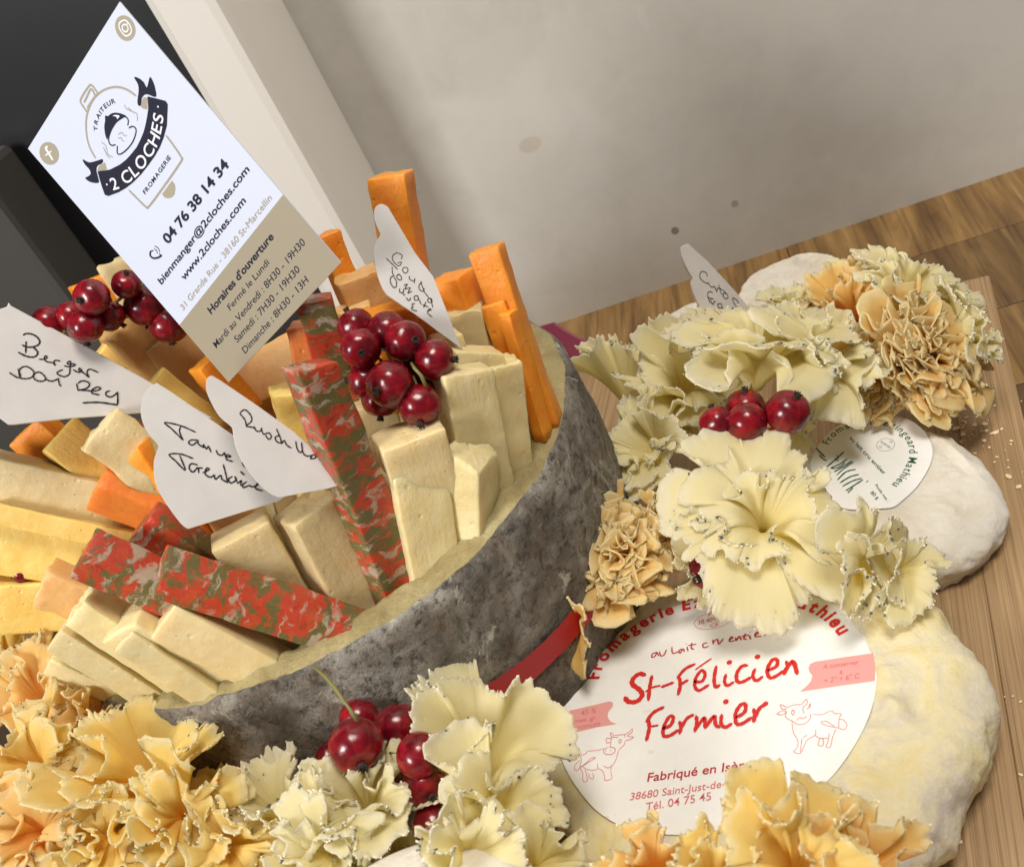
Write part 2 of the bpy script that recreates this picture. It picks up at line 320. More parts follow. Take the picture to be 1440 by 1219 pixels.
# white post with a lit front and a shaded side, standing out from the wall at left
def hit_line(px, py, o, d):
    r = ray(px, py); a = Vector((r.x, r.y)); # CAM.xy + a t = o + d s
    M = Matrix(((a.x, -d.x), (a.y, -d.y))); sol = M.inverted() @ Vector((o.x-CAM.x, o.y-CAM.y)); return Vector((o.x+d.x*sol[1], o.y+d.y*sol[1], 0))
c0 = hit_line(402, 0, wa, WD)
c1 = hit_line(306, 0, c0, WN)
c2 = hit_line(196, 0, c1, WD)
post = box_obj('post', Vector((c2.x, c2.y, -8)), c1-c2, c0-c1, UP*130, PILLAR, None, .5); tag(post, kind='structure')
# dark panels left of the post
dk0 = c2 - WN*1.5
dark = box_obj('dark_panel_wall', Vector((dk0.x, dk0.y, -8)) - WD*90 - WN*2, WD*92, WN*2, UP*130, DARK, None, 0); tag(dark, kind='structure')
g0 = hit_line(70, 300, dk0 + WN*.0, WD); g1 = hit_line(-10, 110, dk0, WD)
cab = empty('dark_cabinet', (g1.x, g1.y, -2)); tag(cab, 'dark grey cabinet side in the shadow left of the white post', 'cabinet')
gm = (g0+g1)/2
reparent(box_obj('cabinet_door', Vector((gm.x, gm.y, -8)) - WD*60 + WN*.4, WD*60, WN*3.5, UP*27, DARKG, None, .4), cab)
hp = at_d(45, 345, (gm-CAM).dot(CF)*.86)
# board
e0, e1 = at_z(1396, 408, 0), at_z(1452, 640, 0)
BD = (e0-e1); BD.z = 0; BD.normalize(); BR = Vector((BD.y, -BD.x, 0))
if BR.dot(CX) < 0: BR = -BR
far = at_z(1368, 392, 0); fc = e1 + BD*((far-e1).dot(BD))      # far right corner
board = empty('cutting_board', (fc.x-20*BR.x-20*BD.x, fc.y-20*BR.y-20*BD.y, -2)); tag(board, 'brown bamboo cutting board carrying all the cheeses, with its grain running away', 'cutting board')
sw = 2.05; k = 0
while k*sw < 41:
    o_ = fc - BR*((k+1)*sw - .002) - BD*46 + UP*(-2.0)
    ln = 46.0 if k else 46.0
    s_ = box_obj('strip', o_, BR*(sw-.002), BD*ln, UP*2.0, BAMBOO, board, .05 if k == 0 else .003)
    k += 1
cr = bmesh.new()
for i in range(85):
    px, py = rs.uniform(1290, 1440), rs.uniform(560, 1200)
    if i < 60: px, py = rs.gauss(1375, 30), rs.gauss(610, 30)
    p = at_z(px, py, 0.03); s_ = rs.choice((.02, .03, .035, .04, .05, .09)) * (1 if i % 30 else 1.8)
    m_ = Matrix.Translation(p) @ Matrix.Rotation(rs.uniform(0, 6), 4, 'Z') @ Matrix.Diagonal((s_*rs.uniform(.8, 2), s_, s_*.6, 1))
    bmesh.ops.create_icosphere(cr, subdivisions=1, radius=1, matrix=m_)
me = bpy.data.meshes.new('cheese_crumbs'); cr.to_mesh(me); me.materials.append(CRUMB); o = bpy.data.objects.new('cheese_crumbs', me); C.objects.link(o)
tag(o, 'tiny pale cheese crumbs scattered over the bare right side of the board', 'crumbs', kind='stuff')

# ================================================================ GREY TOMME, HOLLOWED OUT
DC = Vector((-6.7, 31.1, 0)); DR, DH = 9.5, 8.5
def fb(x, y, z, s=1.0): return noise.fractal(Vector((x*s, y*s, z*s)), 1.0, 2.0, 5)
tomme = empty('hollowed_tomme', DC); tag(tomme, 'big round tomme with mottled grey mould rind, hollowed out to hold the cheese sticks', 'cheese')
NTH = 420
prof = [(DR-1.0, 0.0), (DR-.35, .05), (DR-.05, .5)] + [(DR+.12*math.sin(math.pi*t), .5+(DH-.75)*t) for t in [i/46 for i in range(1, 46)]] + [(DR-.05, DH-.25), (DR-.12, DH-.05), (DR-.2, DH)]
V = []
for i, (r, z) in enumerate(prof):
    for j in range(NTH):
        a = 2*math.pi*j/NTH; cx, cy = math.cos(a), math.sin(a)
        d = .13*fb(cx*DR, cy*DR, z, .35) + .05*fb(cx*DR, cy*DR, z, 1.6)
        e = (.10*fb(cx*DR, cy*DR, 3, .5)+.05*fb(cx*DR, cy*DR, 9, 2.2)) if z > DH-.3 else 0
        V.append(((r+d)*cx, (r+d)*cy, z+e))
Q = [(i*NTH+j, i*NTH+(j+1) % NTH, (i+1)*NTH+(j+1) % NTH, (i+1)*NTH+j) for i in range(len(prof)-1) for j in range(NTH)]
o = np_obj('rind', V, Q, RIND, tomme)
RW = 1.0
prof = [(DR-.2, DH)] + [(DR-.2-RW*t, DH+.06*math.sin(t*3)) for t in (.04, .15, .3, .5, .7, .85, .95)] + [(DR-.2-RW-.05, DH-.2), (DR-.2-RW-.15, DH-1), (DR-1.6, DH-2.5), (DR-1.8, 4.5), (4, 4.0), (0.1, 4.0)]
V = []
for i, (r, z) in enumerate(prof):
    for j in range(NTH):
        a = 2*math.pi*j/NTH; cx, cy = math.cos(a), math.sin(a); x, y = r*cx, r*cy
        e = .10*fb(cx*DR, cy*DR, 3, .5)+.05*fb(cx*DR, cy*DR, 9, 2.2)
        d0 = (.13*fb(cx*DR, cy*DR, z, .35) + .05*fb(cx*DR, cy*DR, z, 1.6)) if i == 0 else 0
        e += 0 if i == 0 else .10*fb(x, y, z, 1.3) + .05*fb(x, y, z, 4)
        dr = (.22*fb(cx*DR, cy*DR, 5, .45) + .08*fb(cx*DR, cy*DR, 5, 2)) * min(1, i/5)
        V.append(((r+d0+dr)*cx, (r+d0+dr)*cy, z + e*(1 if i < 10 else .2)))
Q = [(i*NTH+j, i*NTH+(j+1) % NTH, (i+1)*NTH+(j+1) % NTH, (i+1)*NTH+j) for i in range(len(prof)-1) for j in range(NTH)]
np_obj('cut_rim', V, Q, RIMM, tomme)
# red band printed round the rind: where the sight line meets the side
def on_tomme(px, py, off=.12):
    d = ray(px, py); ox, oy = CAM.x-DC.x, CAM.y-DC.y; R_ = DR+.1+off
    a = d.x*d.x+d.y*d.y; b = 2*(ox*d.x+oy*d.y); c = ox*ox+oy*oy-R_*R_; q = b*b-4*a*c
    t = (-b-math.sqrt(max(q, 0)))/(2*a); return CAM+d*t
ta = [(640, 988), (668, 972), (700, 953), (735, 928), (765, 902), (786, 880), (812, 850)]; tb = [(700, 1004), (716, 990), (738, 968), (762, 945), (790, 918), (812, 893), (840, 862)]
V, Q = [], []
n_ = 24
def lerp(pl, t):
    t *= len(pl)-1; i = min(int(t), len(pl)-2); f = t-i; return (pl[i][0]*(1-f)+pl[i+1][0]*f, pl[i][1]*(1-f)+pl[i+1][1]*f)
for i in range(n_+1):
    a, b = lerp(ta, i/n_), lerp(tb, i/n_)
    for j in range(7):
        t = j/6; V.append(on_tomme(a[0]*(1-t)+b[0]*t, a[1]*(1-t)+b[1]*t) - DC)
Q = [(i*7+j, i*7+j+1, (i+1)*7+j+1, (i+1)*7+j) for i in range(n_) for j in range(6)]
np_obj('red_band', V, Q, plain('red_casein_band', (.42, .012, .018), .5), tomme)

# ================================================================ ROUND SOFT CHEESES
def polar_cheese(name, c, outline, h, m, seed, rim=.9, wr=.25, nth=360, nr=60, flat=0.0, tilt=(0, 0), fc_=None, cor=.16):
    """outline(a) -> radius; sides bulge, top slightly hollow, wrinkled"""
    V = []; rn = random.Random(seed); o3 = rn.uniform(0, 50)
    for i in range(nr+1):
        t = i/nr
        if t < .35: u = t/.35; rr = 1-.10*(1-math.sin(u*math.pi/2)); z = h*.55*u
        elif t < .6: u = (t-.35)/.25; an = u*math.pi/2; rr = 1-cor*(1-math.cos(an)); z = h*(.55+.45*math.sin(an))
        else: u = (t-.6)/.4; rr = (1-cor)*(1-u)+.001; z = h
        for j in range(nth):
            a = 2*math.pi*j/nth; R_ = outline(a)*rr; x, y = R_*math.cos(a), R_*math.sin(a)
            top = max(0, min(1, (t-.55)/.1)); flatk = 1.0
            if fc_ is not None:
                dd = math.hypot(x-fc_[0], y-fc_[1]); flatk = max(0, min(1, (dd-fc_[2])/.8))
            n1 = fb(x+o3, y, z, .33)*wr*1.6; ridge = (1-abs(fb(x*1.0+o3, y*.6, z*.5, .55)))**3*wr*.8 - wr*.4; n2 = fb(x, y+o3, z, 2.5)*.05
            dz = (n1+ridge)*(top*flatk) + n2*flatk*top
            dr = (n1+ridge*.8)*(1-top)*.8 + n2*(1-top)
            k_ = 1+dr/max(R_, 1)
            V.append((x*k_, y*k_, z+dz+(z/h)*(tilt[0]*x+tilt[1]*y)))
    Q = [(i*nth+j, i*nth+(j+1) % nth, (i+1)*nth+(j+1) % nth, (i+1)*nth+j) for i in range(nr) for j in range(nth)]
    o = np_obj(name, V, Q, m); o.location = c
    return o
def outl(pts):
    """radius by angle in degrees, smoothly joined"""
    n = len(pts)
    def f(a):
        d = math.degrees(a) % 360
        for i in range(n):
            a0, r0 = pts[i]; a1, r1 = pts[(i+1) % n]; a1_ = a1 if i < n-1 else a1+360
            if a0 <= d <= a1_ or (i == n-1 and d+360 <= a1_):
                dd = d if d >= a0 else d+360; t = (dd-a0)/(a1_-a0); t = t*t*(3-2*t); return r0*(1-t)+r1*t
        return pts[0][1]
    return f

# ---- flat things on planes: labels, cards, print
def poly_mesh(name, pl, px_poly, off, thick, m, parent=None, local=None):
    """a sheet with the outline given, lying on plane pl, `thick` deep"""
    P = [pl.hit(x, y, off) for x, y in px_poly]; org = local if local is not None else Vector((0, 0, 0))
    P2 = [pl.uv(p) for p in P]; n = len(P)
    tri = tessellate_polygon([[Vector((q.x, q.y, 0)) for q in P2]])
    V = [p-org for p in P]
    fr = []
    for t in tri:
        a, b, c = (P2[i] for i in t)
        s = (b.x-a.x)*(c.y-a.y)-(b.y-a.y)*(c.x-a.x); fr.append(t if s > 0 else (t[0], t[2], t[1]))
    # u x v = n * ? keep normals to the viewer
    if pl.u.cross(pl.v).dot(pl.n) < 0: fr = [(t[0], t[2], t[1]) for t in fr]
    if thick:
        V += [p-pl.n*thick-org for p in P]; back = [(t[0]+n, t[2]+n, t[1]+n) for t in fr]
        ar = sum(P2[i].x*P2[(i+1) % n].y-P2[(i+1) % n].x*P2[i].y for i in range(n))
        if pl.u.cross(pl.v).dot(pl.n) < 0: ar = -ar
        side = [((i, i+n, (i+1) % n+n, (i+1) % n) if ar > 0 else (i, (i+1) % n, (i+1) % n+n, i+n)) for i in range(n)]
        fr = fr + back + side
    o = mesh_obj(name, V, fr, m, parent, False); return o
def smooth_px(pts, n=8, closed=False):
    out = []; N = len(pts)
    rng = range(N if closed else N-1)
    for i in rng:
        p0 = pts[(i-1) % N] if (closed or i > 0) else pts[0]; p1 = pts[i]; p2 = pts[(i+1) % N]; p3 = pts[(i+2) % N] if (closed or i+2 < N) else pts[-1]
        for k in range(n):
            t = k/n; t2 = t*t; t3 = t2*t
            out.append(tuple(.5*((2*p1[c])+(-p0[c]+p2[c])*t+(2*p0[c]-5*p1[c]+4*p2[c]-p3[c])*t2+(-p0[c]+3*p1[c]-3*p2[c]+p3[c])*t3) for c in (0, 1)))
    if not closed: out.append(pts[-1])
    return out
def ribbon(V, Fc, pl, px_pts, wpx, off, org, smooth=True, taper=True, wob=0.0):
    """a pen stroke lying on plane pl"""
    pts = smooth_px(px_pts, 6) if smooth and len(px_pts) > 2 else list(px_pts)
    P = [pl.hit(x, y, off) for x, y in pts]; sc = (CAM-P[0]).length/FPX*wpx/2
    n = len(P); b = len(V)
    for i in range(n):
        t = (P[min(i+1, n-1)]-P[max(i-1, 0)]);
        if t.length < 1e-9: t = pl.u.copy()
        t.normalize(); s = pl.n.cross(t)
        k = sc*((.55 if i in (0, n-1) else .9 if i in (1, n-2) else 1) if taper else 1)*(1+wob*math.sin(i*1.7+b))
        V.append(P[i]+s*k-org); V.append(P[i]-s*k-org)
    for i in range(n-1): Fc.append((b+2*i+1, b+2*i+3, b+2*i+2, b+2*i))
    # round ends
    for i, sg in ((0, -1), (n-1, 1)):
        t = (P[min(i+1, n-1)]-P[max(i-1, 0)]); t = t.normalized() if t.length > 1e-9 else pl.u
        s = pl.n.cross(t); k = sc*(.55 if taper else 1); bb = len(V)
        for q in range(7):
            a = math.pi*q/6; V.append(P[i]+s*(k*math.cos(a))+t*(sg*k*math.sin(a))-org)
        Fc.append(tuple(bb+q for q in range(7)) if sg < 0 else tuple(bb+q for q in reversed(range(7))))
def strokes(name, pl, lst, w, off, m, parent, org, wob=.12):
    V, Fc = [], []
    for i, s in enumerate(lst):
        ww = w
        if isinstance(s, tuple) and len(s) == 2 and isinstance(s[0], list): s, ww = s
        if len(s) == 1:   # a dot
            c = pl.hit(*s[0], off+i*.0006); k = (CAM-c).length/FPX*ww; b = len(V)
            for q in range(16): a = 2*math.pi*q/16; V.append(c+pl.u*(k*math.cos(a))+pl.v*(k*math.sin(a)*(1 if pl.u.cross(pl.v).dot(pl.n) > 0 else -1))-org)
            Fc.append(tuple(range(b, b+16)))
        else: ribbon(V, Fc, pl, s, ww, off+i*.0006, org, wob=wob)
    o = mesh_obj(name, V, Fc, m, parent, False); o['kind'] = 'stuff'; return o
def cropst(lst, sc, ox, oy):
    out = []
    for s in lst:
        if isinstance(s, tuple): out.append((crop(s[0], sc, ox, oy), s[1]/sc))
        else: out.append(crop(s, sc, ox, oy))
    return out
_tc = {}
def glyphs(text, bold=0.0):
    key = (text, bold)
    if key in _tc: return _tc[key]
    cu = bpy.data.curves.new('t', 'FONT'); cu.body = text; cu.size = 1; cu.offset = bold; cu.resolution_u = 4; cu.space_character = 1.0
    ob = bpy.data.objects.new('t', cu); C.objects.link(ob); bpy.context.view_layer.update()
    me = ob.to_mesh(); V = np.array([v.co[:2] for v in me.vertices]).reshape(-1, 2); Fc = [tuple(p.vertices) for p in me.polygons]; ob.to_mesh_clear()
    bpy.data.objects.remove(ob); bpy.data.curves.remove(cu); _tc[key] = (V, Fc); return V, Fc
def text_px(name, pl, text, p0, p1, ptop, off, m, parent, org, bold=.0, slant=0.0, cap=.70):
    V, Fc = glyphs(text, bold); x0, x1 = V[:, 0].min(), V[:, 0].max()
    O, A, T = pl.hit(*p0, off), pl.hit(*p1, off), pl.hit(*ptop, off); ex = (A-O)/(x1-x0); ey = (T-O)/cap
    sgn = ex.cross(ey).dot(pl.n)
    W = [O + ex*(x-x0+slant*y) + ey*y - org for x, y in V]
    if sgn < 0: Fc = [tuple(reversed(f)) for f in Fc]
    o = mesh_obj(name, W, Fc, m, parent, False); o['kind'] = 'stuff'; return o
def text_path(name, pl, text, px_path, hpx, off, m, parent, org, bold=.0, up=1, cap=.70, wide=.92):
    P = [pl.uv(pl.hit(x, y)) for x, y in smooth_px(px_path, 10)]
    L = [0]
    for a, b in zip(P, P[1:]): L.append(L[-1]+(b-a).length)
    def at(s):
        s = max(0, min(L[-1], s))
        for i in range(len(L)-1):
            if s <= L[i+1] or i == len(L)-2:
                t = (s-L[i])/max(1e-9, L[i+1]-L[i]); return P[i]*(1-t)+P[i+1]*t, (P[i+1]-P[i]).normalized()
    adv = {}
    for ch in set(text):
        if ch == ' ': adv[ch] = (0, .30); continue
        V, _ = glyphs(ch, bold); adv[ch] = (V[:, 0].min(), V[:, 0].max()-V[:, 0].min()+.09)
    tot = sum(adv[c][1] for c in text); kx = L[-1]/tot
    W, FF = [], []; s = 0; h0 = None
    mid = pl.hit(*px_path[len(px_path)//2]); ky = (CAM-mid).length/FPX*hpx/cap
    for ch in text:
        a0, aw = adv[ch]
        if ch != ' ':
            V, Fc = glyphs(ch, bold); p, t = at(s+aw*kx/2); nn = Vector((-t.y, t.x))*up; b = len(W)
            for x, y in V:
                q = p + t*((x-a0-aw/2+.045)*kx*wide*1.0) + nn*(y*ky); W.append(pl.pt(q, off)-org)
            T3 = pl.u*t.x+pl.v*t.y; N3 = pl.u*nn.x+pl.v*nn.y; flip = T3.cross(N3).dot(pl.n) < 0
            FF += [tuple(b+i for i in (reversed(f) if flip else f)) for f in Fc]
        s += aw*kx
    o = mesh_obj(name, W, FF, m, parent, False); o['kind'] = 'stuff'; return o
def ell(cx, cy, rx, ry, rot=0, n=32):
    c, s = math.cos(rot), math.sin(rot); return [(cx+rx*math.cos(a)*c-ry*math.sin(a)*s, cy+rx*math.cos(a)*s+ry*math.sin(a)*c) for a in [2*math.pi*i/n for i in range(n)]]

# ================================================================ ST-FELICIEN (red label) 
LZ = 2.15
FC = Vector((1.4, 20.35, 0)); 
fel = polar_cheese('round_soft_cheese', (2.1, 19.9, 0), outl([(0, 6.2), (45, 5.8), (90, 5.5), (135, 5.7), (180, 6.0), (225, 6.2), (270, 6.3), (315, 6.4)]), LZ-.03, FELR, 3, wr=.34, fc_=(FC.x-2.1, FC.y-19.9, 4.3), cor=.24)
tag(fel, 'large round yellowish wrinkled cheese under the white label with red lettering', 'cheese')
LP = Plane((FC.x, FC.y, LZ), (0, 0, 1)); FO = Vector((2.1, 19.9, 0))
lab_px = smooth_px([(787, 1050), (788, 1010), (805, 965), (838, 925), (880, 890), (925, 862), (980, 843), (1040, 832), (1100, 832), (1155, 842), (1200, 868), (1226, 905), (1233, 950), (1224, 1000), (1200, 1050), (1163, 1098), (1110, 1138), (1050, 1162), (990, 1172), (930, 1172), (880, 1163), (840, 1140), (810, 1105), (793, 1075)], 6, True)
lab = poly_mesh('paper_label', LP, lab_px, .03, .02, LABEL, fel, FO)
def F_(name, lst, w, m, k=1): return strokes(name, LP, lst, w, .036+.004*k, m, lab, FO)
sf = [([(190,355),(150,345),(105,380),(100,420),(150,460),(170,500),(130,545),(70,545),(45,515)],37), ([(240,360),(225,440),(215,535)],28), ([(195,475),(240,445),(300,430)],18), ([(310,440),(350,425),(395,408)],24),
 ([(440,375),(445,430),(430,495)],28), ([(550,275),(480,310),(425,375)],26), ([(440,425),(470,408),(500,390)],24), ([(555,315),(610,275),(670,235)],14), ([(545,400),(600,400),(625,350),(600,320),(560,370),(550,430),(580,465),(650,425)],25),
 ([(705,290),(690,380),(700,440),(730,425)],26), ([(775,350),(765,400),(785,430),(830,405)],24), ([(800,262)],20), ([(930,285),(890,290),(855,340),(855,395),(890,405),(955,370)],27), ([(985,310),(970,360),(995,395),(1040,365)],25), ([(1003,222)],20),
 ([(1080,320),(1140,290),(1145,245),(1110,245),(1075,310),(1085,365),(1120,370),(1200,320)],27), ([(1210,255),(1220,290),(1195,350)],26), ([(1200,330),(1235,275),(1265,260),(1290,345)],31),
 ([(325,585),(250,625),(200,690)],27), ([(215,670),(220,740),(200,825)],28), ([(215,725),(250,722),(285,715)],16), ([(320,740),(375,715),(395,660),(365,655),(325,730),(325,790),(370,790),(430,750)],27), ([(440,690),(450,730),(440,775)],27), ([(445,750),(490,670),(540,640)],25),
 ([(560,650),(565,700),(550,760)],27), ([(560,740),(620,660),(620,730)],25), ([(625,735),(690,650),(700,710),(730,730)],27), ([(745,640),(740,700),(770,730),(815,705)],26), ([(775,545)],20), ([(850,660),(910,620),(915,565),(880,570),(845,630),(850,700),(890,705),(960,660)],27), ([(975,600),(985,640),(975,690)],29), ([(985,660),(1020,590),(1065,565)],26), ([(1062,560)],18)]
F_('brush_lettering', cropst(sf, 5.143, 870, 880), 5, RED)
au = [[(275,190),(245,200),(240,225),(265,215),(275,190),(290,215)],[(295,185),(305,215),(330,205),(345,170)],[(385,150),(390,195),(430,185)],[(455,165),(435,180),(445,195),(465,165),(475,185)],[(495,150),(497,165),(503,180)],([(490,128)],4),[(530,120),(525,160),(545,165)],[(505,140),(530,136),(560,130)],[(640,120),(610,130),(615,155),(650,145)],[(680,100),(682,115),(685,130)],[(685,115),(700,100),(712,95)],[(715,95),(725,130),(755,90)],[(800,100),(825,85),(810,80),(800,110),(840,105)],[(845,85),(850,105),(870,75),(885,100)],[(915,55),(905,90),(925,95)],[(890,75),(915,70),(940,65)],[(945,70),(948,85),(955,95)],([(950,45)],4),[(985,65),(1010,50),(995,45),(985,75),(1030,75)],[(1050,40),(1052,55),(1055,70)],[(1055,55),(1080,35),(1110,35)]]
F_('small_brush_lettering', cropst(au, 5.143, 870, 880), 2.0, DRED)
for pg, sc_, ox, oy in (([(165,185),(440,120),(720,55),(760,62),(772,90),(760,130),(710,190),(697,235),(710,285),(745,325),(820,352),(560,395),(80,508),(95,400),(120,270)], 9.379, 780, 980), ([(1072,122),(800,160),(510,205),(470,225),(452,262),(462,300),(490,335),(475,390),(430,440),(370,490),(700,440),(1085,386),(1090,250)], 6.77, 1070, 900)):
    poly_mesh('pink_banner', LP, crop(pg, sc_, ox, oy), .036, 0, PINK, lab, FO)
cowL = [[(650,675),(560,700),(440,710),(410,745),(345,770),(350,830),(335,920),(370,1000),(370,1080),(390,1115),(430,1095),(415,1000),(400,960)],[(375,915),(420,950),(520,960),(570,940)],[(565,870),(570,930),(630,970),(660,1050),(660,1095),(740,1080),(755,1050),(740,980),(750,910),(800,840),(850,680)],[(640,900),(700,930),(750,905)],[(450,1000),(460,1060),(500,1075),(515,1050),(500,1000)],[(330,830),(270,890),(265,950),(300,960),(340,920),(440,860),(540,795),(480,805),(420,860),(350,920)],[(735,650),(740,600),(760,530),(840,530)],[(790,500),(860,494),(925,490)],[(925,580),(920,620),(860,680)],[(930,525),(925,490),(980,460),(1020,415),(1020,460),(960,510),(1040,525),(980,560),(930,570)],[(760,530),(735,500),(740,465),(780,510)],[(745,545),(685,540),(685,600),(735,590)],[(700,660),(650,690),(650,730),(700,755),(770,740),(800,690),(770,660),(720,655)],([(675,705)],7),([(740,700)],7),[(870,550),(845,570),(860,605),(880,575),(870,550)]]
cowR = [[(490,705),(580,705),(670,670),(700,695),(765,700),(745,740),(740,830)],[(750,750),(790,760),(820,810),(790,850),(730,830),(660,820),(600,800),(570,780),(620,770),(700,820)],[(715,840),(680,930),(660,1015),(620,1010),(640,960),(650,880)],[(540,1000),(560,940),(590,940),(590,1000),(545,1000)],[(520,850),(515,900),(440,950),(400,1030),(370,1075),(310,1060),(345,1020),(350,950),(310,880),(295,780)],[(400,930),(420,912),(440,900)],[(515,905),(560,930),(640,930)],[(390,930),(380,1010),(375,1060)],[(245,680),(235,730),(300,770),(350,800),(420,790),(470,740),(470,700)],[(255,640),(310,615),(390,610)],[(245,655),(200,650),(185,610),(250,640)],[(150,700),(200,670),(240,680),(200,710),(150,700)],[(390,610),(430,560),(440,600),(400,640),(410,700)],[(440,660),(470,600),(465,650)],[(340,760),(370,735),(400,745),(440,720)],[(300,660),(290,690),(305,710),(320,680),(300,660)]]
F_('cow_drawing', cropst(cowL, 9.379, 780, 980), .85, LRED); F_('cow_drawing', cropst(cowR, 6.77, 1070, 900), .85, LRED)
def FT(t, p0, p1, pt, m, b=.01, sl=0.0): return text_px('printed_line', LP, t, p0, p1, pt, .044, m, lab, FO, b, sl)
FT('Fabriqué en Isère', (909.9, 1098.6), (1056, 1079.5), (912, 1086.3), DRED, .012)
FT('38680 Saint-Just-de-Claix', (885.6, 1124.7), (1056, 1101), (887.5, 1114.2), LRED, .004)
FT('Tél. 04 75 45', (908, 1139.4), (1000, 1124.0), (908.5, 1128.2), LRED, .004)
def c6(p): return crop([p], 9.379, 780, 980)[0]
FT('45 %', c6((345, 240)), c6((545, 205)), c6((342, 170)), LRED, 0, .15); FT('mat. gr.', c6((270, 340)), c6((560, 290)), c6((272, 285)), LRED, 0, .15); FT('minimum', c6((210, 445)), c6((595, 375)), c6((210, 380)), LRED, 0, .15)
def c7(p): return crop([p], 6.77, 1070, 900)[0]
FT('A conserver', c7((590, 272)), c7((930, 225)), c7((588, 230)), LRED, 0, .15); FT('à', c7((750, 320)), c7((778, 316)), c7((750, 284)), LRED); FT('+ 2° + 6° C', c7((600, 410)), c7((935, 360)), c7((598, 362)), LRED, 0, .15)
text_path('arc_lettering', LP, 'Fromagerie Ezingeard Mathieu', [(842, 957), (850, 935), (868, 912), (898, 888), (935, 868), (980, 855), (1030, 847), (1085, 846), (1132, 858), (1160, 873), (1182, 896)], 19, .044, RED, lab, FO, .035, 1)
st = smooth_px(ell(1003, 872, 27, 11.5, -.22, 24), 2, True); F_('oval_stamp', [st+[st[0]]], .8, LRED)
FT('FR', (996, 867), (1009, 864), (996, 861.5), LRED, 0); FT('38.409.008', (981, 878.5), (1024, 869), (981, 872), LRED, 0); FT('CE', (998, 882.5), (1011, 879.5), (998, 877), LRED, 0)

# ================================================================ ST-MARCELLIN (green label)
mc = at_z(1248, 690, 1.6); MO = Vector((mc.x, mc.y, 0))
mar = polar_cheese('small_white_cheese', MO, outl([(0, 3.2), (60, 3.0), (120, 3.2), (180, 3.5), (240, 3.3), (300, 3.5)]), 1.9, MARR, 8, wr=.24, nth=300, tilt=(-.10, .16), fc_=(-.4, .3, 1.9), cor=.22)
mar.scale = (1, 1, 1)
tag(mar, 'small round white-rinded cheese on bare bamboo under the white label with green lettering', 'cheese')
ML = Plane((MO.x, MO.y, 1.97), (.10, -.16, 1))
mar_px = smooth_px([(1230, 583), (1255, 584), (1280, 591), (1301, 608), (1311, 632), (1307, 655), (1290, 683), (1268, 704), (1254, 713), (1225, 715), (1190, 715), (1160, 700), (1145, 675), (1140, 650), (1155, 620), (1180, 598), (1205, 588)], 6, True)
ml = poly_mesh('paper_label', ML, mar_px, 0, .03, LABEL, mar, MO)
def c8(p): return crop([p], 7.2, 1130, 580)[0]
def M_(name, lst, w, m=GREEN): return strokes(name, ML, cropst(lst, 7.2, 1130, 580), w, .008, m, ml, MO)
text_path('arc_lettering', ML, 'Fromagerie Ezingeard Mathieu', [c8(p) for p in [(250, 330), (340, 220), (470, 155), (610, 128), (740, 122), (840, 138), (935, 178), (1010, 245), (1055, 320), (1070, 400), (1060, 480), (1015, 580), (960, 660), (890, 735)]], 10.5, .008, GREEN, ml, MO, .008, 1)
M_('brush_lettering', [([(130,360),(170,405),(215,450)],16),([(160,430),(200,470),(235,485)],14),([(410,395),(330,470),(235,550)],15),([(330,430),(350,450),(320,470),(345,490)],9),([(355,440),(350,490)],7),([(440,470),(370,520),(280,560),(345,560),(420,510)],14),([(490,490),(400,550),(310,600)],16),([(505,500),(420,560),(335,630)],12),([(525,575),(430,600),(345,680)],15),([(560,625),(470,650),(370,710)],15),([(590,665),(500,690),(395,745)],14),([(600,680),(520,730),(430,790)],14),([(655,690),(635,700)],14),([(230,665),(212,675)],12),([(205,715),(195,722)],12),([(215,760),(205,770)],12),([(500,760),(470,790),(450,810)],12)], 1.8)
text_px('printed_line', ML, 'au lait cru entier', c8((462, 262)), c8((812, 632)), c8((486, 232)), .008, GREEN, ml, MO, .015)
text_px('printed_line', ML, 'Poids net :', c8((722, 738)), c8((848, 908)), c8((745, 722)), .008, GREEN, ml, MO, .01)
text_px('printed_line', ML, '80 g', c8((672, 815)), c8((745, 880)), c8((700, 790)), .008, GREEN, ml, MO, .01)
sp = [c8(p) for p in smooth_px(ell(831, 326, 92, 64, -.15, 24), 2, True)]
strokes('oval_stamp', ML, [sp+[sp[0]]], .55, .008, GREY, ml, MO)
text_px('printed_line', ML, '38.409.008', c8((775, 300)), c8((870, 365)), c8((788, 282)), .008, GREY, ml, MO); text_px('printed_line', ML, 'FR', c8((870, 305)), c8((898, 310)), c8((876, 285)), .008, GREY, ml, MO); text_px('printed_line', ML, 'CE', c8((762, 355)), c8((792, 360)), c8((766, 335)), .008, GREY, ml, MO)

# two white cheeses at the back
a = at_z(1118, 432, 1.0); b_ = polar_cheese('small_white_cheese', (a.x, a.y, 0), outl([(0, 2.5), (90, 2.2), (180, 2.4), (270, 2.4)]), 2.3, MARR, 12, wr=.18, nth=180, nr=40)
tag(b_, 'chalk white round cheese at the back, behind the handwritten pick and the herb-flecked rosettes', 'cheese')
a = at_z(985, 478, .6); b_ = polar_cheese('small_white_cheese', (a.x, a.y, 0), outl([(0, 1.6), (90, 1.5), (180, 1.5), (270, 1.5)]), 1.7, MARR, 15, wr=.12, nth=150, nr=36)
tag(b_, 'small cream lump of cheese at the foot of the handwritten pick at the back', 'cheese')
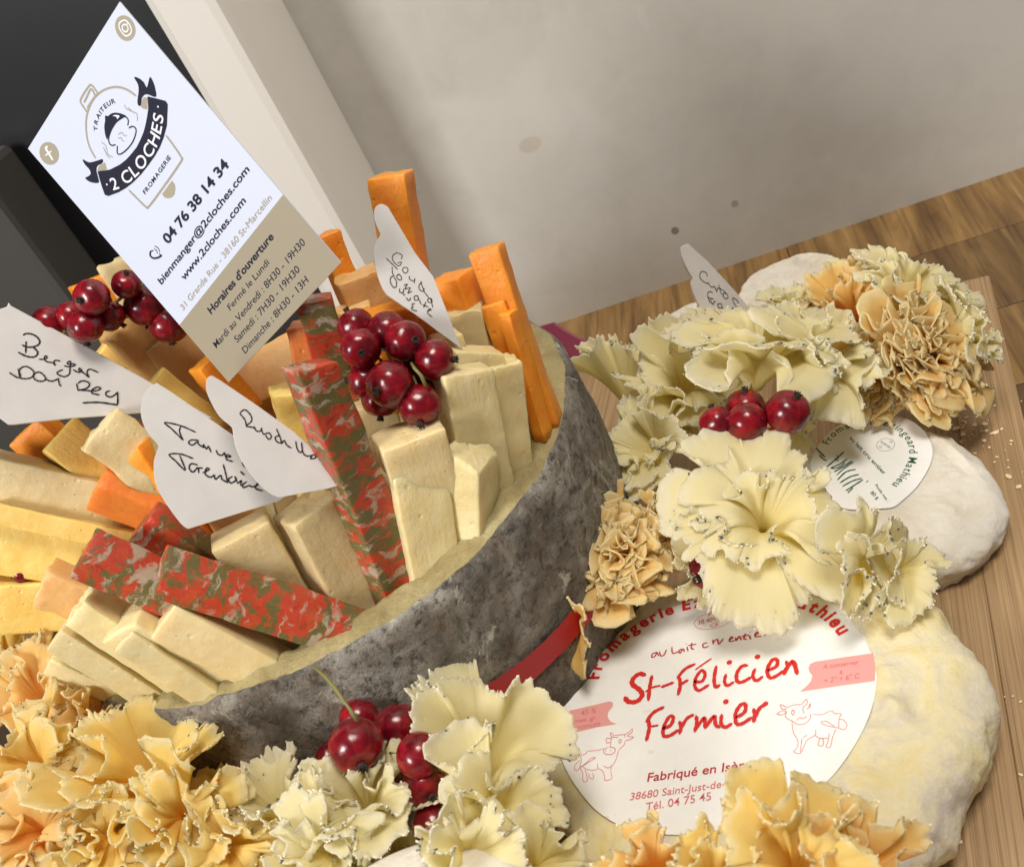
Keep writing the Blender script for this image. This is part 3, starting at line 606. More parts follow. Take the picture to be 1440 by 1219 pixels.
# ================================================================ BUSINESS CARD
K = [Vector(v) for v in ((-8.18, 32.25, 21.06), (-3.61, 30.2, 23.34), (-1.81, 26.13, 16.1), (-6.38, 28.18, 13.82))]
KP = Plane(K[0], (K[1]-K[0]).cross(K[3]-K[0])); KO = K[3].copy()
card = empty('business_card', KO); tag(card, 'white business card with navy banner logo, stuck upright in the cheese sticks', 'business card')
V = [v-KO for v in K]+[v-KP.n*.035-KO for v in K]
mesh_obj('card_sheet', V, [(3, 2, 1, 0), (4, 5, 6, 7), (0, 1, 5, 4), (1, 2, 6, 5), (2, 3, 7, 6), (3, 0, 4, 7)], PAPER, card, False)
kuv = [KP.uv(v) for v in K]
r2 = lambda p: crop([p], 3.587, 200, 200)[0]
def on_side(pa, pb, px, ):  # where a printed line meets a card edge
    q = KP.uv(KP.hit(*px)); a, b = kuv[pa], kuv[pb]; t = (q-a).dot(b-a)/(b-a).length_squared; return a.lerp(b, t)
l_, r_ = on_side(0, 3, r2((188, 922))), on_side(1, 2, r2((722, 252)))
V = [KP.pt(l_, .004)-KO, KP.pt(r_, .004)-KO, KP.pt(kuv[2], .004)-KO, KP.pt(kuv[3], .004)-KO]
mesh_obj('tan_band', V, [(3, 2, 1, 0)], TANBAND, card, False)
def KT(t, p0, p1, pt, m, b=.0): return text_px('printed_line', KP, t, r2(p0), r2(p1), r2(pt), .009, m, card, KO, b)
KT('04 76 38 14 34', (130, 517), (440, 118), (97, 481), NAVY, .028)
KT('bienmanger@2cloches.com', (97, 720), (542, 142), (75, 693), NAVY, .016)
KT('www.2cloches.com', (212, 700), (524, 300), (190, 672), NAVY, .016)
KT('31 Grande Rue - 38160 St-Marcellin', (207, 850), (655, 286), (188, 826), TANP, .0)
KT("Horaires d'ouverture", (348, 869), (665, 482), (326, 840), NAVY, .026)
KT('Fermé le Lundi', (444, 850), (642, 612), (426, 825), NAVY, .003)
KT('Mardi au Vendredi : 8H30 - 19H30', (374, 1040), (824, 512), (354, 1012), NAVY, .003)
KT('Samedi : 7H30 - 19H30', (480, 1013), (797, 648), (460, 985), NAVY, .003)
KT('Dimanche : 8H30 - 13H', (520, 1068), (840, 702), (500, 1040), NAVY, .003)
# logo
logo = empty('logo', KO); logo.location = (0, 0, 0); logo.parent = card
def lg(name, pts, m, off, sm=False):
    p = crop(pts, 5.54, 100, 90); return poly_mesh(name, KP, smooth_px(p, 4, True) if sm else p, off, 0, m, logo, KO)
def ls(name, lst, w, m, off): return strokes(name, KP, cropst(lst, 5.54, 100, 90), w/5.54, off, m, logo, KO, wob=0)
ls('roundel_outline', [[(190,735),(140,640),(117,520),(122,400),(165,290),(230,220),(300,188),(370,182),(440,205),(505,250)], [(122,375),(95,335),(72,295),(85,255),(140,172),(165,172),(190,205),(212,235)], [(125,345),(160,290),(200,235)], [(100,300),(118,265),(150,200),(172,215),(182,245)], [(450,985),(520,1055),(583,1115),(605,1110),(700,985),(852,765),(855,725),(800,640),(740,560)]], 14, TANP, .006)
lg('half_disc', [(708,1015),(785,910),(805,935),(812,965),(805,1015),(785,1040),(755,1048),(728,1040)], TANP, .006)
lg('ribbon_fold', [(550,290),(565,262),(592,262),(592,355),(565,350),(542,335)], TANP, .006); lg('ribbon_fold', [(205,830),(215,800),(262,768),(278,822),(220,840)], TANP, .006)
lg('ribbon_tail', [(490,105),(530,115),(565,145),(588,185),(600,150),(615,103),(640,145),(655,195),(660,258),(600,240),(572,242),(550,270),(542,325),(522,322),(516,290),(525,215),(520,160)], NAVY, .008, True)
lg('ribbon_tail', [(90,745),(140,768),(200,755),(240,743),(248,760),(235,780),(205,795),(197,830),(208,880),(215,925),(165,925),(130,910),(110,888),(135,875),(152,855),(140,820),(108,785)], NAVY, .008, True)
lg('banner', [(595,255),(660,270),(735,290),(752,315),(745,480),(720,575),(690,650),(650,720),(600,790),(545,860),(480,925),(425,968),(370,1000),(290,1030),(262,1020),(240,960),(222,900),(205,838),(300,825),(380,785),(430,745),(470,700),(510,650),(540,590),(565,530),(580,470),(592,410),(600,350)], NAVY, .010)
text_path('banner_lettering', KP, '2 CLOCHES', crop([(322,985),(380,968),(455,922),(525,862),(583,790),(633,715),(672,640),(697,560),(715,470),(722,395)], 5.54, 100, 90), 15.5, .015, CREAMP, logo, KO, .012, 1)
ls('banner_dots', [([(278,940)], 7), ([(677,335)], 7)], 7, CREAMP, .015)
text_path('roundel_lettering', KP, 'TRAITEUR', crop([(208,530),(205,490),(215,440),(240,390),(275,345),(320,315),(352,302)], 5.54, 100, 90), 5.6, .008, NAVY, logo, KO, .015, 1)
text_path('board_lettering', KP, 'FROMAGERIE', crop([(577,1022),(640,935),(710,835),(782,730)], 5.54, 100, 90), 5.6, .008, NAVY, logo, KO, .015, 1)
lg('cloche', [(265,405),(285,408),(310,390),(340,381),(375,385),(400,393),(428,408),(400,420),(370,440),(345,465),(325,495),(305,530),(290,560),(280,590),(265,550),(258,490),(264,445)], NAVY, .008, True)
lg('cloche_shine', [(322,405),(345,398),(372,402),(378,410),(360,432),(352,412)], CREAMP, .011)
ls('cloche_outline', [[(345,630),(318,636),(297,618),(292,580),(302,540),(320,500),(350,455),(385,428),(415,412),(438,425),(445,450),(440,480)], [(450,500),(475,488),(500,500),(505,530),(495,570),(475,615),(440,660),(400,695),(372,705),(358,690),(360,640)]], 9, NAVY, .009)
ls('steam', [[(415,320),(430,350),(470,370),(510,390),(515,445)], [(235,610),(270,640),(285,700),(325,730)], [(365,550),(395,535),(405,552),(432,562)], [(365,580),(385,575),(395,592),(412,605)], [(440,340),(480,375),(500,380)], [(250,650),(275,705),(300,735)]], 5, TANP, .008)
# phone, f and camera signs
strokes('phone_sign', KP, cropst([([(42,550),(40,572),(55,585),(78,583),(98,572)], 9), ([(42,550),(55,548)], 9), ([(86,565),(98,572)], 9), ([(60,538),(72,548),(76,562)], 3.5), ([(62,524),(80,535),(88,556)], 3.5)], 3.587, 200, 200), 2, .008, NAVY, logo, KO, wob=0)
poly_mesh('round_sign', KP, ell(69, 216, 13.2, 16.3, -.35), .006, 0, TANP, logo, KO); poly_mesh('round_sign', KP, ell(176, 40, 13.6, 18.5, -.35), .006, 0, TANP, logo, KO)
strokes('letter_sign', KP, [([(66.5, 206.5), (64.5, 209.5), (68, 215), (74, 225)], 3.2), ([(64, 219), (72, 213)], 2.8)], 3, .009, CREAMP, logo, KO, wob=0)
sq = smooth_px([(174, 29), (168, 33), (168, 40), (173, 48), (178, 51), (184, 47), (184, 39), (179, 31)], 3, True)
strokes('camera_sign', KP, [(sq+[sq[0]], 1.8), (ell(176, 40, 4, 5.3, -.3, 16)+[ell(176, 40, 4, 5.3, -.3, 16)[0]], 1.8), ([(179, 34.2)], .9)], 2, .009, CREAMP, logo, KO, wob=0)

# ================================================================ HANDWRITTEN PICKS
def pick(px, d_anchor, anchor, n, label, lst, w, sc, ox, oy, closed=True):
    pl = Plane(at_d(*anchor, d_anchor), n); org = pl.hit(*px[-1] if False else px[len(px)//2])
    e = empty('cheese_sign', org); tag(e, label, 'cheese sign', 'handwritten white plastic cheese signs')
    o = poly_mesh('sign_plate', pl, px, 0, .10, PLAST, e, org); bevel(o, .025, 2)
    strokes('handwriting', pl, cropst(lst, sc, ox, oy), w, .007, INK, e, org, wob=.18); return e, pl
NP_ = (-CF + CX*.30 + CU*.10)
c2_ = lambda L: crop(L, 2.902, 0, 380)
NB = (-CF + CX*.45 + CU*.2)
pick([(-75, 480), (-40, 447), (-8, 437), (10, 431), (12, 425), (16, 430), (120, 486), (225, 545), (300, 588), (262, 590), (198, 581), (100, 588), (20, 597), (12, 597), (0, 588), (-40, 575), (-75, 540)], 30.0, (100, 520), NB,
  'white sign with Berger handwritten above an underlined second line, at the left edge',
  [([(235,225),(265,210),(320,215),(375,245),(403,290),(385,325),(330,345),(270,345),(225,325)],16),([(265,290),(262,340),(260,405)],15),([(330,345),(375,385),(378,420),(340,447),(270,440),(185,400)],16),
   [(395,468),(440,470),(475,455),(465,435),(448,450),(460,485),(500,500),(530,500)],[(530,500),(560,530),(545,500),(560,480),(608,488)],[(720,500),(700,490),(680,510),(700,520),(740,515),(760,530),(700,545),(650,535)],[(715,490),(708,570),(700,620),(650,645),(590,625),(580,600),(635,575)],
   [(740,575),(790,600),(830,590),(805,560),(800,580),(850,610),(900,650),(880,600),(910,570),(995,603)],[(95,605),(180,655),(205,630),(180,565)],[(205,655),(190,600),(215,555),(270,543),(330,580),(345,625),(300,660),(230,665),(190,650)],[(350,610),(400,600),(450,640),(455,680),(400,692),(350,670),(335,630),(350,610)],
   [(455,650),(480,680),(530,690),(590,665)],[(590,660),(600,720),(618,740)],[(775,715),(790,780),(810,775)],[(790,710),(830,688),(890,700),(905,730),(870,765),(815,780),(880,785),(920,790)],[(920,790),(980,785),(1018,765),(985,750),(935,775),(930,810),(1005,830)],[(1110,790),(1075,800),(1075,835),(1120,850),(1160,830),(1190,800)],([(1190,805),(1188,920),(1150,925),(1000,905),(838,910)],15)], 1.8, 7.2, 0, 440)
tz = [(640,460),(612,475),(592,500),(578,540),(575,590),(590,640),(617,680),(645,713),(640,740),(628,780),(630,850),(650,905),(690,970),(740,1035),(768,1055)]
pick(smooth_px(c2_(tz), 3) + c2_([(1140,940),(1260,850),(1240,830),(950,672),(700,498)]), 27.6, (285, 640), NP_,
  'white sign with Tanne Tarentaise handwritten on it, scalloped left side over an orange stick',
  [[(415,375),(300,325),(175,300),(230,350),(318,437)],[(300,330),(290,370),(318,437)],[(440,440),(385,435),(360,455),(390,475),(430,450),(440,470),(480,495)],[(480,495),(475,470),(500,505),(515,485),(535,530)],[(575,515),(590,545),(620,555),(640,535),(650,565),(690,565),(660,550),(655,585),(705,603)],[(790,585),(780,615),(800,645),(828,645)],
   [(395,580),(300,545),(210,548),(260,600),(335,670),(290,555)],[(430,630),(380,620),(365,655),(395,685),(430,650),(440,680)],[(440,690),(440,655),(470,655)],[(470,690),(520,665),(500,655),(490,700),(530,725),(560,705)],[(560,705),(570,740),(610,710),(620,740),(660,765)],[(630,625),(650,700),(665,770)],[(700,720),(670,740),(690,770),(730,745),(720,720),(745,770),(770,750),(765,790)],[(765,680),(780,695),(795,708)],[(810,760),(780,785),(790,805),(830,790),(860,800),(915,775),(900,770),(880,810),(935,832)]], 1.9, 5.538, 200, 540)
rz = [(865,430),(848,438),(841,460),(844,495),(868,550),(900,600),(945,638),(952,670),(965,730),(1000,800),(1060,875),(1110,915),(1140,927)]
pick(smooth_px(c2_(rz), 3) + c2_([(1240,908),(1340,890),(1430,865),(1400,830),(1300,750),(1200,660),(1050,552),(900,450)]), 26.9, (375, 610), NP_,
  'white sign with Ruschllo handwritten on it, tucked against the tall marbled stick',
  [[(760,230),(800,280),(810,330)],[(760,225),(800,200),(845,245),(850,290),(810,325),(850,335),(880,345)],[(870,330),(890,365),(920,365),(930,340)],[(925,345),(945,390),(985,380),(1005,410),(985,430),(960,400)],[(1070,400),(1035,415),(1050,450),(1090,460)],[(1045,350),(1075,420),(1085,465)],[(1085,465),(1105,440),(1125,475),(1160,498)],[(1195,445),(1205,500),(1225,530),(1245,520),(1240,455)],[(1240,455),(1250,530),(1280,560),(1320,555),(1345,550),(1348,575),(1310,580),(1320,560)]], 1.8, 5.538, 200, 540)
c4_ = lambda L: crop(L, 2.902, 380, 220)
gz = [(480,206),(455,194),(432,205),(424,230),(428,265),(440,298),(449,322),(434,345),(424,380),(426,430),(440,490),(460,540),(478,565)]
pick(smooth_px(c4_(gz), 3) + c4_([(600,650),(690,718),(790,790),(775,770),(740,680),(665,490),(592,395)]), 28.9, (590, 400), (-CF + CX*.2 + CU*.1),
  'white sign with Gouda Tomate Olive handwritten on it, in front of the tallest orange stick',
  [[(270,515),(275,480),(230,462),(195,490),(200,530),(240,572),(265,560),(268,540),(235,550)],[(290,585),(320,590),(325,620),(300,635),(280,610),(290,585)],[(340,660),(340,685),(380,705),(385,680),(380,720)],[(445,710),(420,745),(430,780),(460,790),(465,765)],[(435,705),(450,750),(470,800),(510,850)],[(520,850),(495,860),(505,885),(535,880),(520,850),(540,930)],[(140,505),(190,555),(240,605)],[(190,580),(195,640),(210,655)],[(250,640),(230,660),(245,690),(270,690),(265,660),(245,645)],[(290,740),(320,730),(300,770),(345,760),(325,805),(360,790)],[(405,825),(380,835),(385,865),(415,860),(405,825),(440,905)],[(480,880),(470,905),(460,930)],[(450,905),(475,915),(500,925)],[(490,955),(525,950),(510,940),(495,975),(535,1010)],[(200,660),(180,670),(175,710),(200,755),(225,750),(225,700),(200,660)],[(255,765),(255,795),(285,805)],[(290,770),(285,810),(300,825)],[(310,845),(335,870),(350,845)],[(385,895),(360,900),(370,925),(355,930),(370,950),(405,958)]], 1.1, 6.093, 520, 280)
cz = crop([(165,122),(120,130),(82,165),(76,220),(90,300),(130,400),(180,500),(228,580),(212,625),(215,680),(245,790),(310,930),(390,1070),(470,1180)], 9.375, 950, 330)
pick(smooth_px(cz, 3) + crop([(560,1330),(800,1280),(990,1010),(930,915),(700,650),(430,360),(230,180)], 9.375, 950, 330), 41.5, (1000, 400), (-CF + CX*.4 + CU*.1),
  'lone white handwritten sign at the back, standing before the wooden counter',
  [[(415,555),(410,510),(360,485),(325,510),(325,570),(370,620),(420,645),(430,625)],[(430,635),(460,680),(490,695),(510,680),(520,700),(545,750),(550,700)],[(570,660),(590,740),(620,800)],[(545,700),(620,730),(680,790),(690,830),(665,845),(630,815),(640,770),(665,780)],[(750,835),(765,890),(810,955),(830,900),(790,850),(750,835)],[(850,990),(880,1000),(885,970),(850,950)],[(490,770),(455,750),(425,770),(430,830),(460,905)],[(420,825),(460,840),(500,850)],[(460,860),(490,920),(510,880),(530,890)],[(590,910),(555,920),(570,960),(610,970),(605,920),(590,905)],[(620,960),(645,1020),(680,1000),(700,1020),(730,1055)],[(765,1035),(765,1048),(765,1060)],[(680,1105),(710,1103),(740,1105)],[(680,1110),(690,1150),(650,1185)]], 1.2, 9.375, 950, 330)

# ================================================================ CHEESE STICKS
_sn = [0]
def stick(A, B, wpx, tpx, m, label, zB=8.0, k=.45, rot=20, dB=None, slant=(0, 0), rough=.026, frag=0.0, name='cheese_stick'):
    """a cut stick from its foot B (inside the tomme) to its tip A"""
    _sn[0] += 1; rn = random.Random(_sn[0]*7+1)
    dB = dB or (depth_z(*B, zB) + ((1.0 if B[0] < 420 else .7) if zB < 9 else 0)); b = at_d(*B, dB)
    L = math.dist(A, B)*dB/FPX; a = at_d(*A, dB-k*L)
    zax = (a-b).normalized(); view = -CF; f = (view - zax*view.dot(zax)).normalized(); s = f.cross(zax)
    q = Matrix.Rotation(rad(rot), 3, zax); f = q@f; s = q@s
    dm = (dB + dB-k*L)/2; Wd = wpx*dm/FPX; T = tpx*dm/FPX; L3 = (a-b).length + .6
    b = b - zax*.6
    nsec = 28; nl = max(10, int(L3*4)); V = []
    sec = []
    def rrect(wd, tk, r):
        pts = []
        for cx, cy, a0 in ((wd/2-r, tk/2-r, 0), (-wd/2+r, tk/2-r, 90), (-wd/2+r, -tk/2+r, 180), (wd/2-r, -tk/2+r, 270)):
            for i in range(4): an = rad(a0+30*i); pts.append((cx+r*math.cos(an), cy+r*math.sin(an)))
        out = []
        for i, p in enumerate(pts):
            out.append(p); q_ = pts[(i+1) % len(pts)]
            if i % 4 == 3: out += [(p[0]+(q_[0]-p[0])*t, p[1]+(q_[1]-p[1])*t) for t in (.2, .4, .6, .8)]
        return out
    r = min(Wd, T)*rn.uniform(.045, .09); base = rrect(Wd, T, r); nb = len(base); o3 = rn.uniform(0, 99); tw = rn.uniform(-.08, .08); bend = rn.uniform(-.02, .02); tap = rn.uniform(-.06, .04)
    rings = [(i/nl, 1.0) for i in range(nl+1)]
    rings = [(t*(1-.05/L3), s_) for t, s_ in rings] + [(1-.02/L3, .97), (1, .90), (1, .55), (1, .2)]
    for t, sc in rings:
        z = t*L3; an = tw*t; c_, s_ = math.cos(an), math.sin(an)
        for x, y in base:
            x *= sc*(1+tap*t); y *= sc
            X, Y = x*c_-y*s_, x*s_+y*c_
            X += bend*z*z*.3
            n1 = fb(X*1.0+o3, Y, z, .8)*rough*1.6; n2 = fb(X+o3, Y+9, z, 4)*rough*.5
            nn = 1+(n1+n2)/max(.25, math.hypot(X, Y))*1.3
            end = max(0, (t-.8)/.2)
            zz = z + end*(slant[0]*X + slant[1]*Y) + end*fb(X*3+o3, Y*3, 1, 1)*rough*1.5
            if frag and t > .93: zz += fb(X*6, Y*6+o3, 3, 1)*frag
            V.append((X*nn, Y*nn, zz))
    nr = len(rings); Fc = [(i*nb+j, i*nb+(j+1) % nb, (i+1)*nb+(j+1) % nb, (i+1)*nb+j) for i in range(nr-1) for j in range(nb)]
    Fc.append(tuple((nr-1)*nb+j for j in range(nb))); Fc.append(tuple(reversed(range(nb))))
    o = mesh_obj(name, V, Fc, m, None, True)
    o.matrix_world = Matrix(((s.x, f.x, zax.x, b.x), (s.y, f.y, zax.y, b.y), (s.z, f.z, zax.z, b.z), (0, 0, 0, 1)))
    if o.matrix_world.determinant() < 0: o.data.flip_normals()
    tag(o, label, 'cheese stick', 'cheese sticks standing in the hollowed tomme'); return o
ST = stick
# front right, pale
ST((648,515),(685,735),78,66,PALE,'broad pale stick right of the currants, widest of the pale ones at the right rim', rot=28, slant=(.15,0))
ST((700,508),(728,690),44,50,PALE,'narrow pale stick with a ragged edge between the broad pale stick and the orange slats', rot=15, frag=.12)
ST((735,585),(742,650),24,34,PALE,'thin pale sliver at the right rim below the orange slats', rot=10)
ST((662,632),(668,765),50,70,PALE,'pale stick with a pointed torn corner, at the rim under the broad pale stick', rot=-25, slant=(.55,0), frag=.1, zB=8.2)
ST((579,648),(607,808),76,62,PALE,'pale stick at the rim just right of the tall marbled stick', rot=22, slant=(-.15,0), zB=8.2, k=.35)
ST((572,606),(625,760),92,60,IVORY,'short ivory stick under the currants, behind the front pale sticks', rot=15, zB=8.6, k=.6)
ST((425,712),(505,858),80,70,IVORY,'ivory stick right under the Ruschllo sign, left of the tall marbled stick', rot=30, zB=8.2)
ST((335,742),(420,880),82,60,IVORY,'wide ivory stick below the point of the Tanne sign', rot=12, zB=8.6)
ST((448,508),(558,835),66,46,MARBLE,'tallest red, white and green marbled stick, leaning on the rim', rot=38, zB=8.3, slant=(.2,0))
ST((445,418),(480,560),48,34,MARBLE,'red and green marbled stick end showing behind the tallest marbled one', rot=12, zB=12, k=.5)
ST((226,800),(480,884),60,52,MARBLE,'marbled red and green stick lying low above the cream sticks in front', rot=-32, zB=8.8, k=.25, slant=(.0,-.2))
ST((118,775),(250,835),62,50,MARBLE,'short marbled stick end between the speckled yellow slab and the peach piece at left', rot=-30, zB=11, k=.3)
ST((200,735),(300,800),62,50,MARBLE,'dark marbled stick end below the wide orange slab', rot=-20, zB=10.5, k=.3)
ST((192,635),(282,765),66,60,ORANGE,'wide bright orange slab just left of the Tanne sign', rot=-25, zB=10, k=.4, slant=(-.5,0))
ST((140,675),(235,715),62,62,DORANGE,'deep orange block end in the left heap, left of the bright orange slab', rot=-38, zB=11.6, k=.3)
ST((160,612),(215,680),60,50,DORANGE,'salmon orange block end under the Berger sign', rot=-20, zB=12, k=.3)
ST((40,600),(110,660),60,40,ORANGE,'orange corner peeping out under the lower edge of the Berger sign', rot=-20, zB=12.5, k=.3)
ST((80,612),(170,680),66,50,YELLOW,'bright yellow block below the Berger sign', rot=20, zB=12, k=.3)
ST((140,600),(230,670),70,50,IVORY,'cream crumbly block between the yellow and salmon blocks under the Berger sign', rot=10, zB=12.4, k=.3, rough=.07)
ST((-20,672),(180,712),70,52,IVORY,'long beige slab running off the left edge, above the speckled yellow slab', rot=-12, zB=11.5, k=.2)
ST((-10,725),(190,760),30,46,YELLOW,'thin yellow slat sandwiched under the long beige slab at left', rot=0, zB=10.8, k=.2)
ST((-20,752),(150,785),74,60,YELLOW,'yellow slab with black specks running off the left edge', rot=-15, zB=10.5, k=.2)
ST((-30,850),(100,840),74,60,YELLOW,'dull yellow slab at the left edge, lowest of the yellow ones', rot=-15, zB=10, k=.2)
ST((60,820),(190,862),56,50,PEACH,'peach coloured piece left of the cream front sticks', rot=-15, zB=10, k=.25, rough=.05)
ST((-15,800),(90,800),34,36,ORANGE,'orange end at the left edge below the speckled slab', rot=-15, zB=10.2, k=.2)
ST((112,848),(290,965),54,48,PALE,'cream stick with a jagged top edge behind the front cream sticks', rot=-20, zB=8.6, k=.3, frag=.12)
ST((85,885),(250,985),46,52,PALE,'cream stick in the front fan, second from the lower left end', rot=-28, zB=8.4, k=.25)
ST((75,922),(225,990),38,46,PALE,'lowest thin cream stick at the lower left end of the front fan', rot=-30, zB=8.0, k=.22)
ST((178,890),(318,985),44,44,PALE,'thin cream stick wedged under the most prominent front stick', rot=-20, zB=8.5, k=.3)
ST((178,868),(345,968),64,58,PALE,'most prominent cream stick in front with dark herb specks on its tip', rot=-22, zB=8.2, k=.38, slant=(.2,0))
ST((232,862),(395,948),66,50,IVORY,'smooth cream stick directly below the low marbled stick', rot=-18, zB=8.5, k=.3)
# top left
ST((168,446),(270,560),64,58,PEACH,'thick peach stick standing up left of the business card, behind the Berger sign', rot=25, zB=12.5, k=.45, slant=(-.3,0), rough=.05)
ST((140,492),(240,560),54,44,YELLOW,'pale yellow stick end hidden behind the Berger sign', rot=10, zB=12.4, k=.4)
ST((286,508),(330,560),44,40,ORANGE,'small orange corner just below the foot of the business card', rot=35, zB=12.6, k=.4)
ST((215,530),(290,585),34,40,YELLOW,'narrow yellow stick behind the top of the Tanne sign', rot=10, zB=12.2, k=.4)
ST((230,470),(300,560),70,60,PEACH,'shaded peach stick left of the foot of the business card', rot=10, zB=12.2, k=.4, rough=.05)
ST((290,572),(440,505),78,66,PEACH,'large peach slab lying under the foot of the business card', rot=15, zB=11.6, k=.05, rough=.05)
ST((330,640),(430,560),90,66,PEACH,'broad peach slab behind the Ruschllo sign', rot=10, zB=10.5, k=.05, rough=.05)
ST((405,545),(440,680),50,50,YELLOW,'pale yellow rounded stick between the Ruschllo sign and the tall marbled stick', rot=20, zB=10, k=.45, rough=.05)
ST((132,390),(200,520),60,44,ORANGE,'orange stick behind the currants at the top of the left heap', rot=25, zB=13.2, k=.3)
ST((162,366),(240,520),44,40,IVORY,'cream stick tip behind the left currants, against the card edge', rot=10, zB=13.2, k=.3, rough=.07)
# top right
ST((458,328),(505,450),30,34,ORANGE,'narrow orange stick peeking out behind the right corner of the business card', rot=20, zB=12.8, k=.35)
ST((502,384),(535,480),64,54,PEACH,'peach stick right of the lower corner of the business card', rot=15, zB=12.3, k=.4, rough=.07)
ST((492,432),(520,520),60,54,PEACH,'lower peach stick between the card and the centre currants', rot=10, zB=12, k=.4, rough=.07)
ST((545,432),(570,540),62,50,ORANGE,'amber stick right behind the centre currants', rot=20, zB=11.6, k=.4)
ST((430,455),(450,560),50,44,DORANGE,'dark orange stick between the business card and the marbled stick ends', rot=0, zB=12.1, k=.4)
ST((592,432),(612,520),40,40,DORANGE,'dark orange stick behind the lower half of the Gouda sign', rot=10, zB=11.5, k=.4)
ST((541,246),(590,470),56,44,ORANGE,'tallest orange stick, rising behind the Gouda sign', rot=-16, zB=12, k=.35)
ST((634,388),(668,480),52,50,ORANGE,'short orange block end right of the Gouda sign', rot=-38, zB=11.4, k=.35)
ST((680,350),(762,575),42,34,ORANGE,'tall orange stick at the far right of the tomme', rot=-20, zB=9, k=.32)
ST((690,427),(752,592),38,22,ORANGE,'shorter orange slat in front of the tall orange stick at right', rot=-12, dB=31.6, k=.38)
ST((713,438),(758,590),20,26,ORANGE,'thin orange slat squeezed between the two orange sticks at right', rot=-40, dB=31.1, k=.36)
ST((650,434),(672,520),56,44,PALE,'pale stick top between the Gouda sign and the orange slat', rot=-10, zB=10.8, k=.4, frag=.08)
ST((668,490),(690,580),66,50,PALE,'pale slanting stick top behind the broad pale stick', rot=15, zB=10.2, k=.4, slant=(.4,0))
ST((625,470),(645,560),40,40,IVORY,'small ivory stick end behind the point of the Gouda sign', rot=15, zB=10.8, k=.4)
for i, (A, B, z) in enumerate((((520,560),(540,660),9.5), ((600,540),(620,640),9.0), ((390,600),(420,700),9.2), ((300,680),(350,760),9.4), ((470,650),(520,760),8.6))):
    ST(A, B, 70, 60, (IVORY, PALE, IVORY, PEACH, IVORY)[i], ('ivory stick deep in the shadow under the centre currants', 'pale stick deep behind the front right sticks', 'ivory stick deep behind the Ruschllo sign', 'peach stick deep behind the Tanne sign', 'ivory stick deep in the gap behind the tall marbled stick')[i], rot=15, zB=z, k=.5)

# ================================================================ REDCURRANTS
bmb = bmesh.new(); bmesh.ops.create_uvsphere(bmb, u_segments=40, v_segments=24, radius=1)
for v in bmb.verts:
    p = v.co; q = 1-.10*max(0, p.z)**6 - .02*fb(p.x, p.y, p.z, 1.2)
    an = math.atan2(p.y, p.x); q *= 1+.012*math.cos(an*8)*(1-abs(p.z)); v.co = p*q
for f in bmb.faces: f.smooth = True
BME = bpy.data.meshes.new('berry'); bmb.to_mesh(BME); BME.materials.append(BERRY)
bc = bmesh.new(); rn = random.Random(3)
for i in range(9):
    a = i*.7; m_ = Matrix.Translation((.07*math.cos(a), .07*math.sin(a), .97)) @ Matrix.Rotation(a, 4, 'Z') @ Matrix.Rotation(rn.uniform(.2, 1.0), 4, 'Y')
    bmesh.ops.create_cone(bc, cap_ends=True, segments=5, radius1=.10, radius2=.02, depth=.26, matrix=m_ @ Matrix.Translation((0, 0, .08)))
bmesh.ops.create_uvsphere(bc, u_segments=10, v_segments=6, radius=.17, matrix=Matrix.Translation((0, 0, .90)))
CME = bpy.data.meshes.new('calyx'); bc.to_mesh(CME); CME.materials.append(CALYX)
def tube(name, pts, r, m, parent, org):
    V, Fc = [], []; n = len(pts); k = 8
    for i, p in enumerate(pts):
        t = (pts[min(i+1, n-1)]-pts[max(i-1, 0)]).normalized(); s = t.orthogonal().normalized(); u = t.cross(s)
        rr = r[i] if isinstance(r, list) else r
        for j in range(k): a = 2*math.pi*j/k; V.append(p+s*(rr*math.cos(a))+u*(rr*math.sin(a))-org)
    Fc = [(i*k+j, i*k+(j+1) % k, (i+1)*k+(j+1) % k, (i+1)*k+j) for i in range(n-1) for j in range(k)] + [tuple(reversed(range(k))), tuple((n-1)*k+j for j in range(k))]
    return mesh_obj(name, V, Fc, m, parent)
def bunch(berries, label, stem=None):
    """berries: px, py, radius in px, height above the board (or None,depth), direction of the dried tip in camera axes"""
    P = []
    for b in berries:
        px, py, r, z = b[:4]; d = z if z > 20 else depth_z(px, py, z); P.append((at_d(px, py, d), r*d/FPX, b[4] if len(b) > 4 else None))
    org = sum((p[0] for p in P), Vector())/len(P); e = empty('redcurrant_bunch', org); tag(e, label, 'redcurrants', 'bunches of redcurrants tucked into the platter')
    rn = random.Random(int(org.x*100)); cen = org - CU*.2 + CF*.5
    for p, r, tip in P:
        o = bpy.data.objects.new('berry', BME); C.objects.link(o); o.parent = e; o.location = p-org; o.scale = (r, r, r*.97)
        t = (CX*tip[0]+CU*tip[1]-CF*tip[2]) if tip else (CX*rn.uniform(-1, 1)+CU*rn.uniform(-1, .2)-CF*rn.uniform(-.6, .4))
        o.rotation_mode = 'QUATERNION'; o.rotation_quaternion = t.to_track_quat('Z', 'Y')
        c = bpy.data.objects.new('calyx', CME); C.objects.link(c); c.parent = o
        st_ = [p - t.normalized()*r*.9, p - t.normalized()*r*1.2 + (cen-p)*.2, cen+CF*.4]
        tube('stalk', st_, .035, STEM, e, org)
    if stem: tube('stem', stem, [.055-.02*i/len(stem) for i in range(len(stem))][::-1], STEM, e, org)
    return e
